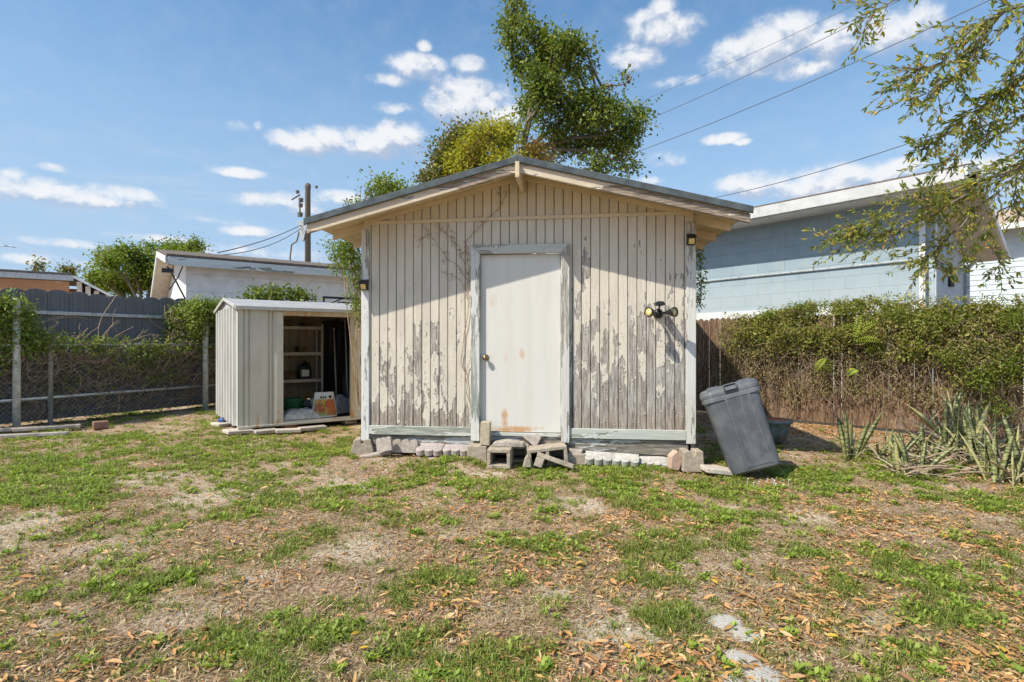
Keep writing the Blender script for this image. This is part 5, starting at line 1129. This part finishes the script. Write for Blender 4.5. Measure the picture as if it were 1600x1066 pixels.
# ============================================================ sword leaved plants
def sword(V, Fq, base, lean, az, L, W, tw, curl=0.):
    n = 6; o = len(V); ax = Vector((math.cos(az)*math.sin(lean), math.sin(az)*math.sin(lean), math.cos(lean))); sd = Vector((math.cos(tw), math.sin(tw), 0)); sd = (sd-ax*sd.dot(ax)).normalized(); nn = ax.cross(sd)
    for i in range(n+1):
        f_ = i/n; c = Vector(base)+ax*L*f_+Vector((math.cos(az), math.sin(az), -.6))*curl*L*f_*f_; w_ = W*(.62+.5*math.sin(math.pi*min(1, f_*.9+.1)))*(1 if f_ < .75 else max(.02, (1-f_)/.25)**.7)
        V += [tuple(c-sd*w_/2+nn*w_*.22), tuple(c-nn*.0), tuple(c+sd*w_/2+nn*w_*.22), tuple(c+nn*.006)]
    for i in range(n):
        a = o+i*4; Fq += [(a, a+1, a+5, a+4), (a+1, a+2, a+6, a+5), (a+2, a+3, a+7, a+6), (a+3, a, a+4, a+7)]
def splant(px, py, n, Lm, spread, label, seed, dry=6, z=0):
    p = gat(px, py); rr = random.Random(seed); t_ = thing('sword_plant', label, 'plant', (p.x, p.y, -.02), 0, 'sword leaved plants in front of the right fence'); V = []; Fq = []
    for k in range(n): sword(V, Fq, (rr.gauss(0, spread), rr.gauss(0, spread*.7), 0), abs(rr.gauss(0, .36)), rr.uniform(0, 6.28), Lm*rr.uniform(.5, 1.1), rr.uniform(.036, .066), rr.uniform(-.9, .9), rr.uniform(0, .22))
    npmesh('leaves', np.array(V), [np.array(Fq)], M['snake'], t_, True)
    V = []; Fq = []
    for k in range(dry): sword(V, Fq, (rr.gauss(0, spread*1.3), rr.gauss(0, spread), .02), rr.uniform(.5, 1.4), rr.uniform(0, 6.28), Lm*rr.uniform(.5, .95), rr.uniform(.012, .035), rr.uniform(-1, 1), .3)
    if dry: npmesh('dry_leaves', np.array(V), [np.array(Fq)], M['snakedry'], t_, True)
splant(1333, 712, 10, .58, .07, 'dark sword leaved clump standing alone nearest the shed', 61, 8)
splant(1418, 738, 12, .46, .08, 'low grey green sword leaved clump at the front of the bed', 62, 14)
splant(1395, 716, 7, .42, .08, 'small fan of pale sword leaves leaning left at the bed edge', 67, 8)
splant(1500, 708, 24, .84, .17, 'tallest sword leaved clump in the middle of the bed, with yellowed leaves', 63, 30)
splant(1535, 722, 16, .80, .13, 'sword leaved clump just right of the tallest one', 64, 24)
splant(1580, 752, 14, .68, .09, 'striped sword leaved clump at the right edge of the photo', 65, 16)
splant(1462, 716, 16, .42, .15, 'short tangled sword leaves left of the tallest clump', 66, 40)
rr = random.Random(70); b = MB()
for k in range(46):
    px = rr.uniform(1385, 1600); py = rr.uniform(700, 752); p = gat(px, py); a_ = rr.uniform(-.5, .6); L = rr.uniform(.15, .5); e = p+Vector((L*math.cos(a_), L*math.sin(a_)*.7, rr.uniform(0, .06))); b.tube(bez((p.x, p.y, rr.uniform(.01, .09)), (e.x, e.y, rr.uniform(.01, .12)), (0, .03, .03), 4), rr.uniform(.004, .011), 5)
tag(b.build('twig_litter', M['paletwig'], None, smooth=True), 'pale dry twigs lying among the sword leaved plants', 'twigs', kind='stuff')
for (px, py, px2, py2, r, h1, lb) in ((1415,700,1470,660,.016,.42,'long dark stick leaning right above the short tangled plants'),(1500,738,1546,730,.022,.05,'thick dark log piece lying flat before the tallest plant clump'),(1578,748,1546,700,.015,.50,'pale thick cane leaning left beside the rightmost clump'),(1340,660,1310,718,.014,.3,'thin bare branch standing by the lone dark clump')):
    p = gat(px, py); q = p+Vector(((px2-px)/F*p.y, .05, h1)); b = MB(); b.tube(bez(p, q, (.02, 0, .03), 5), [r, r*1.1, r, r*.9, r*.8, r*.6], 7); tag(b.build('stick', M['twig' if 'dark' in lb else 'paletwig'], None, smooth=True), lb, 'stick')
# ============================================================ overhanging branches of an oak whose trunk stands right of the frame
ob = thing('overhanging_oak', 'oak with narrow green and yellow leaves whose branches hang in from the right edge', 'tree', (8.0, 5.2, 0)); OB = Vector((8.0, 5.2, 0))
b = MB(); b.tube([Vector(p)-OB for p in bez((8.0, 5.2, -.1), (7.3, 5.1, 4.2), (.2, 0, 0))], [.26-.02*i for i in range(8)], 10); b.build('trunk', M['bark'], ob, smooth=True)
limbs = [ # (points (px,py,Y)), radius, twig count, leaf droop
 ([(1900,150,5.0),(1640,255,5.3),(1560,272,5.4),(1500,305,5.5),(1440,345,5.6),(1380,365,5.7),(1300,372,5.8)], .020, 62),
 ([(1640,215,5.6),(1580,240,5.6),(1530,280,5.7),(1470,300,5.8),(1400,310,5.9)], .012, 32),
 ([(1700,330,5.6),(1620,300,5.6),(1570,330,5.6),(1540,370,5.7),(1560,410,5.7),(1550,432,5.7)], .010, 18),
 ([(1560,300,5.5),(1510,340,5.5),(1480,380,5.6),(1450,400,5.6),(1440,425,5.6)], .009, 32),
 ([(1500,305,5.5),(1440,325,5.6),(1370,345,5.6),(1330,352,5.7)], .008, 30),
 ([(1450,400,5.6),(1490,420,5.6),(1510,400,5.7)], .006, 8),
 ([(1850,-60,4.4),(1640,90,4.5),(1560,150,4.6),(1510,180,4.6),(1475,210,4.7),(1440,235,4.7)], .012, 26),
 ([(1850,-100,4.2),(1640,-10,4.3),(1560,20,4.4),(1500,60,4.5),(1460,100,4.5),(1430,112,4.6)], .013, 40),
 ([(1560,20,4.4),(1540,60,4.5),(1510,100,4.5),(1470,135,4.6),(1425,160,4.6)], .008, 26),
 ([(1700,100,4.5),(1600,110,4.6),(1570,140,4.6),(1530,170,4.6),(1520,210,4.7)], .008, 22),
 ([(1640,160,4.8),(1590,185,4.8),(1540,210,4.9),(1500,240,5.0),(1470,260,5.0)], .007, 22),
 ([(1650,-40,4.3),(1610,40,4.4),(1590,90,4.4),(1580,140,4.5)], .008, 24),
 ([(1850,-200,4.6),(1500,-60,4.6),(1420,-10,4.7),(1385,8,4.7),(1345,25,4.8)], .008, 9),
 ([(1400,0,4.7),(1370,12,4.7),(1355,45,4.8)], .004, 5),
 ([(1640,200,4.6),(1600,240,4.7),(1590,290,4.8),(1600,340,4.8)], .007, 16),
]
b = MB(); rr = random.Random(81); LP = []; LA = []; LL = []
for pts, r0, ntw in limbs:
    W = [at(*p) for p in pts]; n_ = len(W); P_ = []
    for i in range(n_-1):
        for s_ in range(3): P_.append(W[i].lerp(W[i+1], s_/3)+Vector((rr.gauss(0, .012), rr.gauss(0, .03), rr.gauss(0, .012))))
    P_.append(W[-1]); k = len(P_); b.tube([p-OB for p in P_], [r0*(1-.82*i/(k-1))+.0015 for i in range(k)], 6, False)
    vis = [i for i in range(k-1) if P_[i].x/P_[i].y < 1.02]
    for q in range(int(ntw*1.75)):
        i = rr.choice(vis); s0 = P_[i].lerp(P_[i+1], rr.random()); ax = (P_[i+1]-P_[i]).normalized()
        dr = (ax*.8+Vector((rr.gauss(0, .55), rr.gauss(0, .55), rr.gauss(-.12, .45)))).normalized(); L = rr.uniform(.12, .42)*(1.25 if ntw > 30 else 1)
        pp = [s0]; dd = dr.copy()
        for j in range(6): dd = (dd+Vector((rr.gauss(0, .14), rr.gauss(0, .14), rr.gauss(-.05, .12)))).normalized(); pp.append(pp[-1]+dd*L/6)
        b.tube([p-OB for p in pp], [.0028-.0003*j for j in range(7)], 4, False)
        for j in range(1, 7):
            for u_ in range(rr.choice((1, 2, 2, 3)) + (2 if j == 6 else 0)):
                a = (pp[j]-pp[j-1]).normalized(); sd = Vector((rr.gauss(0, 1), rr.gauss(0, 1), rr.gauss(0, 1))).normalized(); LP.append(pp[j].lerp(pp[j-1], rr.random())-OB); LA.append((a*.9+sd*.75).normalized()); LL.append(rr.uniform(.036, .072))
b.build('branches', M['bark'], ob, smooth=True)
rng = np.random.default_rng(82); LP = np.array(LP); LA = np.array(LA); LL = np.array(LL); Nn = norm(rdir(len(LP), rng)+np.array([0, 0, .8]))
V, fs = leaf_mesh(LP, LA, Nn, LL, LL*.31, .2, True, .05); npmesh('leaves', V, fs, M['branchleaf'], ob)
# dried creeper on the shed front
cr = thing('dried_creeper', 'thin dry creeper with withered bits spreading left of the shed door', 'vine', (-1.735, 6.42, 0), RZ)
b = MB(); rr = random.Random(91); rng = np.random.default_rng(92); bits = []
def spt(px, py, o=-.012):
    r = (px-800)/F; u = (6.42*r+1.735)/(.9934+.115*r); Yp = 6.42-.115*u; return Vector((u, o, H+(536-py)/F*Yp))
lines = [([(742,700),(737,640),(728,590),(722,560),(727,520),(733,480),(734,440),(731,400),(726,380)],.006),([(733,440),(715,415),(700,405),(690,390),(672,368),(662,350)],.0035),([(731,425),(722,400),(712,385),(700,368),(685,350)],.0035),
 ([(727,400),(728,380),(745,360),(765,340),(785,318),(797,292)],.004),([(722,395),(708,370),(702,352)],.0025),([(672,368),(660,372),(655,382)],.002),([(785,318),(780,300),(787,275)],.0025),([(733,470),(722,440),(705,430),(690,425)],.0025),
 ([(728,590),(735,560),(738,520),(737,470)],.004),([(700,368),(690,360),(680,352)],.002),([(765,340),(755,345),(742,342)],.002),([(733,480),(728,450),(735,420),(736,395)],.003)]
for L_, r in lines:
    P_ = []
    for (x1, y1), (x2, y2) in zip(L_[:-1], L_[1:]):
        for k in range(4): P_.append(spt(x1+(x2-x1)*k/4+rr.gauss(0, 1.1), y1+(y2-y1)*k/4+rr.gauss(0, 1.1), -.016-r))
    b.tube(P_, [max(.0016, r*(1-.6*i/len(P_))) for i in range(len(P_))], 5, False)
    for p in P_:
        if p.z > 1.9:
            for k in range(rr.choice((0, 1, 2, 3))): bits.append(p+Vector((rr.gauss(0, .012), -.004, rr.gauss(0, .012))))
            if rr.random() < .5: q = p+Vector((rr.gauss(0, .05), 0, rr.gauss(0, .05))); b.tube([p, q], .0014, 3, False); bits.append(q)
b.build('stems', M['twig'], cr)
Pb = np.array([tuple(p) for p in bits]); V, fs = leaf_mesh(Pb, rdir(len(Pb), rng), rdir(len(Pb), rng), rng.uniform(.012, .03, len(Pb)), rng.uniform(.008, .018, len(Pb))); npmesh('withered_leaves', V, fs, M['twig'], cr)
# ============================================================ ground cover
rng = np.random.default_rng(101)
def sample(n, y0=1.6, y1=13., margin=1.06, power=1.0):
    """points over the yard, a little denser near the front of it"""
    Y = y0*(y1/y0)**(rng.random(n)**power); X = rng.uniform(-1, 1, n)*(Y*.93*margin+.35); return X, Y
SHC = np.array([(-1.735, 6.42)]); cz, sz = math.cos(-RZ), math.sin(-RZ)
def outside(X, Y, pad=.02):
    x = (X+1.735)*cz-(Y-6.42)*sz; y = (X+1.735)*sz+(Y-6.42)*cz; in1 = (x > -.0-pad) & (x < 3.74+pad) & (y > -.05-pad) & (y < 4.6)
    c2, s2 = math.cos(-MZ), math.sin(-MZ); x2 = (X+4.02)*c2-(Y-8.1)*s2; y2 = (X+4.02)*s2+(Y-8.1)*c2; in2 = (x2 > -.05) & (x2 < 2.5) & (y2 > -.04) & (y2 < 1.95)
    dr = (X-5.78)*.733+(Y-8.3)*.68
    dl = (X+7.8)*-.869+(Y-8.62)*.495
    return ~(in1 | in2) & (dr < -.03) & (dl < 1.2)
def gz(X, Y): return hgt(X, Y)-.03
def blades(name, X, Y, L, W, lean, mat_, label, cat):
    n = len(X); az = rng.uniform(0, 2*np.pi, n); ln = np.abs(rng.normal(0, lean, n)); P = np.stack([X, Y, gz(X, Y)-.003], 1)
    dv = np.stack([np.cos(az)*np.sin(ln), np.sin(az)*np.sin(ln), np.cos(ln)], 1); tw = rng.uniform(0, np.pi, n); B = np.stack([np.cos(tw), np.sin(tw), np.zeros(n)], 1); L = L[:, None]; W = W[:, None]
    hz = np.stack([np.cos(az), np.sin(az), -.35*np.ones(n)], 1)*rng.uniform(.05, .45, n)[:, None]
    m = P+dv*L*.55+hz*L*.2; tip = P+dv*L+hz*L*.75; tip[:, 2] = np.maximum(tip[:, 2], P[:, 2]+.004)
    V = np.stack([P-B*W*.5, P+B*W*.5, m+B*W*.42, m-B*W*.42, tip], 1).reshape(-1, 3); i = np.arange(n)[:, None]*5
    return tag(npmesh(name, V, [i+[0, 1, 2, 3], i+[3, 2, 4]], mat_), label, cat, kind='stuff')
# grass: thin fill of blades, then clumps of longer outward leaning blades
X, Y = sample(150000, power=.85); gfd = f_green(X, Y); bed = f_bed(X, Y)
k = (rng.random(len(X)) < np.clip(.15+.75*gfd, 0, 1)*(1-.8*bed)) & outside(X, Y); X, Y, gk_ = X[k], Y[k], gfd[k]; print('tufts', len(X))
nb = rng.integers(2, 6, len(X)); Xr = np.repeat(X, nb)+rng.normal(0, .016, nb.sum()); Yr = np.repeat(Y, nb)+rng.normal(0, .016, nb.sum()); gr = np.repeat(gk_, nb); far_ = np.clip((Yr-2)/5, 0, 1)
L = rng.uniform(.015, .045, len(Xr))*(.6+.6*gr); blades('grass', Xr, Yr, L, rng.uniform(.0026, .005, len(Xr))*(1+.8*far_), .85, M['grass'], 'short patchy green grass over the yard', 'grass')
X, Y = sample(26000, power=.8); gfd = f_green(X, Y); bed = f_bed(X, Y)
k = (rng.random(len(X)) < np.clip(.05+.85*gfd, 0, 1)*(1-.7*bed)) & outside(X, Y, .05); X, Y, gk_ = X[k], Y[k], gfd[k]; print('clumps', len(X))
nb = rng.integers(12, 34, len(X)); sz_ = rng.uniform(.5, 1.35, len(X))*(.65+.5*gk_); sr = np.repeat(sz_, nb); a_ = rng.uniform(0, 2*np.pi, nb.sum()); rd_ = np.abs(rng.normal(0, .030, nb.sum()))*sr
Xr = np.repeat(X, nb)+np.cos(a_)*rd_; Yr = np.repeat(Y, nb)+np.sin(a_)*rd_; far_ = np.clip((Yr-2)/5, 0, 1); n = len(Xr); P = np.stack([Xr, Yr, gz(Xr, Yr)-.003], 1)
ln = np.clip(.25+rd_*14+rng.normal(0, .25, n), .05, 1.35); az = a_+rng.normal(0, .5, n); L = (rng.uniform(.03, .085, n)*sr)[:, None]; W = (rng.uniform(.003, .0058, n)*(1+.7*far_))[:, None]
dv = np.stack([np.cos(az)*np.sin(ln), np.sin(az)*np.sin(ln), np.cos(ln)], 1); B = np.stack([-np.sin(az), np.cos(az), np.zeros(n)], 1); m_ = P+dv*L*.55; tip = m_+np.stack([np.cos(az), np.sin(az), -.35*np.ones(n)], 1)*L*.42; tip[:, 2] = np.maximum(tip[:, 2], P[:, 2]+.006)
V = np.stack([P-B*W*.5, P+B*W*.5, m_+B*W*.45, m_-B*W*.45, tip], 1).reshape(-1, 3); i = np.arange(n)[:, None]*5
tag(npmesh('grass', V, [i+[0, 1, 2, 3], i+[3, 2, 4]], M['grass2']), 'coarse clumps of longer green grass and crabgrass in the yard', 'grass', kind='stuff')
# broad leaf weeds
X, Y = sample(15000, power=.8); gfd = f_green(X, Y); n2 = fbm(X*1.3+21, Y*1.3, 5, 4); lush = np.clip((Y-2.6)/3, .22, 1)
k = (rng.random(len(X)) < np.clip((gfd+.05)*lush*np.clip((n2-.36)*5, 0.10, 1)*1.2, 0, 1)*(1-.7*f_bed(X, Y))) & outside(X, Y, .05); X, Y = X[k], Y[k]
q = rng.integers(4, 14, len(X)); sg = np.repeat(rng.uniform(.012, .05, len(X)), q); X = np.repeat(X, q)+rng.normal(0, 1, len(sg))*sg; Y = np.repeat(Y, q)+rng.normal(0, 1, len(sg))*sg; kk = outside(X, Y); X, Y = X[kk], Y[kk]; print('weeds', len(X))
q = rng.integers(4, 8, len(X)); Xr = np.repeat(X, q); Yr = np.repeat(Y, q); m = len(Xr); az = rng.uniform(0, 6.28, m); el_ = rng.uniform(.1, .9, m); A = np.stack([np.cos(az)*np.cos(el_), np.sin(az)*np.cos(el_), np.sin(el_)], 1)
P = np.stack([Xr, Yr, gz(Xr, Yr)+rng.uniform(0, .02, m)], 1)+A*.006; L = rng.uniform(.014, .038, m); V, fs = leaf_mesh(P, A, np.stack([A[:, 0]*-.5, A[:, 1]*-.5, np.ones(m)], 1), L, L*.55, .12)
tag(npmesh('weeds', V, fs, M['weed']), 'low bright green broad leaf weeds among the grass', 'weeds', kind='stuff')
# thatch of dry strands
X, Y = sample(260000, power=.9); k = (rng.random(len(X)) < 1.0-.85*blobs(SAND+WHITE, X, Y, .5)-.35*f_green(X, Y)) & outside(X, Y); X, Y = X[k], Y[k]; m = len(X)
az = rng.uniform(0, 6.28, m); tl = rng.normal(.08, .25, m); A = np.stack([np.cos(az), np.sin(az), tl], 1); P = np.stack([X, Y, gz(X, Y)+rng.uniform(.001, .010, m)], 1); L = rng.uniform(.015, .06, m)
V, fs = leaf_mesh(P, A, np.tile([0, 0, 1.], (m, 1))+rdir(m, rng)*.4, L, rng.uniform(.0022, .005, m)*(1+.25*Y/3), .1)
tag(npmesh('thatch', V, fs, M['straw']), 'grey brown dry grass thatch on the sandy soil', 'dry grass', kind='stuff')
# fallen leaves: many on the right and in the bed, few on the left
X, Y = sample(105000, power=.9); side = np.clip((X/Y+.9)/1.2, .34, 1); clp = np.clip((fbm(X*2.2+50, Y*2.2, 6, 3)-.36)*4, .12, 1)
pr = side*clp*.78+f_bed(X, Y)*.9*(X > 1); k = (rng.random(len(X)) < pr*(1-.5*blobs(WHITE, X, Y))) & outside(X, Y); X, Y = X[k], Y[k]
bx = rng.uniform(2.0, 7.4, 16000); by = rng.uniform(5.2, 10, 16000); kk = (f_bed(bx, by) > .3) & outside(bx, by); X = np.concatenate([X, bx[kk]]); Y = np.concatenate([Y, by[kk]]); m = len(X); print('leaves', m)
az = rng.uniform(0, 6.28, m); A = np.stack([np.cos(az), np.sin(az), rng.normal(.05, .22, m)], 1); P = np.stack([X, Y, gz(X, Y)+rng.uniform(.004, .02, m)], 1); L = rng.choice([.026, .036, .05, .066], m, p=[.3, .35, .25, .1])*rng.uniform(.8, 1.2, m); N = np.tile([0, 0, 1.], (m, 1))+rdir(m, rng)*.6
V, fs = leaf_mesh(P, A, N, L, L*rng.uniform(.2, .36, m), .22, True, .10)
tag(npmesh('fallen_leaves', V, fs, M['deadleaf']), 'narrow orange brown fallen oak leaves scattered over the yard', 'fallen leaves', kind='stuff')
ypx = [(563,985),(700,925),(770,973),(795,1000),(912,998),(975,1000),(935,865),(560,1010),(1230,980),(1290,985),(1570,1015),(1480,790),(1590,740),(640,905),(1240,800),(1500,880),(100,985),(330,925),(1130,1040),(1345,905)]
p_ = [gat(*q) for q in ypx]; X = np.array([p.x for p in p_]); Y = np.array([p.y for p in p_]); X = np.concatenate([X, rng.uniform(1, 6, 60)]); Y = np.concatenate([Y, rng.uniform(3, 6.2, 60)]); kk = outside(X, Y); X, Y = X[kk], Y[kk]; m = len(X); az = rng.uniform(0, 6.28, m)
V, fs = leaf_mesh(np.stack([X, Y, gz(X, Y)+.02], 1), np.stack([np.cos(az), np.sin(az), .25*np.ones(m)], 1), np.tile([0, 0, 1.], (m, 1))+rdir(m, rng)*.5, rng.uniform(.035, .055, m), rng.uniform(.014, .02, m), .2, True, .1)
tag(npmesh('yellow_leaves', V, fs, M['yellowfallen']), 'few bright yellow fallen leaves dotted over the yard', 'fallen leaves', kind='stuff')
# small white flowers in front of the bin
b = MB(); rr = random.Random(5)
for k in range(9):
    p = gat(rr.uniform(1165, 1235), rr.uniform(752, 760)); h_ = rr.uniform(.015, .045); b.tube([(p.x, p.y, -.02), (p.x+.01, p.y, h_)], .0015, 4); b.lathe([(0, 0), (.007, .002), (.006, .006), (0, .007)], 7, Matrix.Translation((p.x+.01, p.y, h_)))
tag(b.build('small_flowers', M['white']), 'tiny white flowers in the weeds below the leaning bin', 'flowers', kind='stuff')
# bits of rubble and pebbles
b = MB()
for k in range(260):
    px = rr.uniform(540, 1130); p = gat(px, rr.uniform(712, 740)) if k % 3 else gat(rr.uniform(0, 1600), rr.uniform(760, 1060)); s_ = rr.uniform(.004, .014)
    Mx = Matrix.Translation((p.x, p.y, float(gz(np.array([p.x]), np.array([p.y]))[0])+.002)) @ Euler((rr.random()*3, rr.random()*3, rr.random()*3)).to_matrix().to_4x4(); b.lathe([(0, -s_), (s_*.9, -s_*.4), (s_, s_*.3), (0, s_*.8)], 5, Mx)
tag(b.build('pebbles', M['slab']), 'small pebbles and crumbs of masonry in the sandy soil', 'pebbles', kind='stuff')
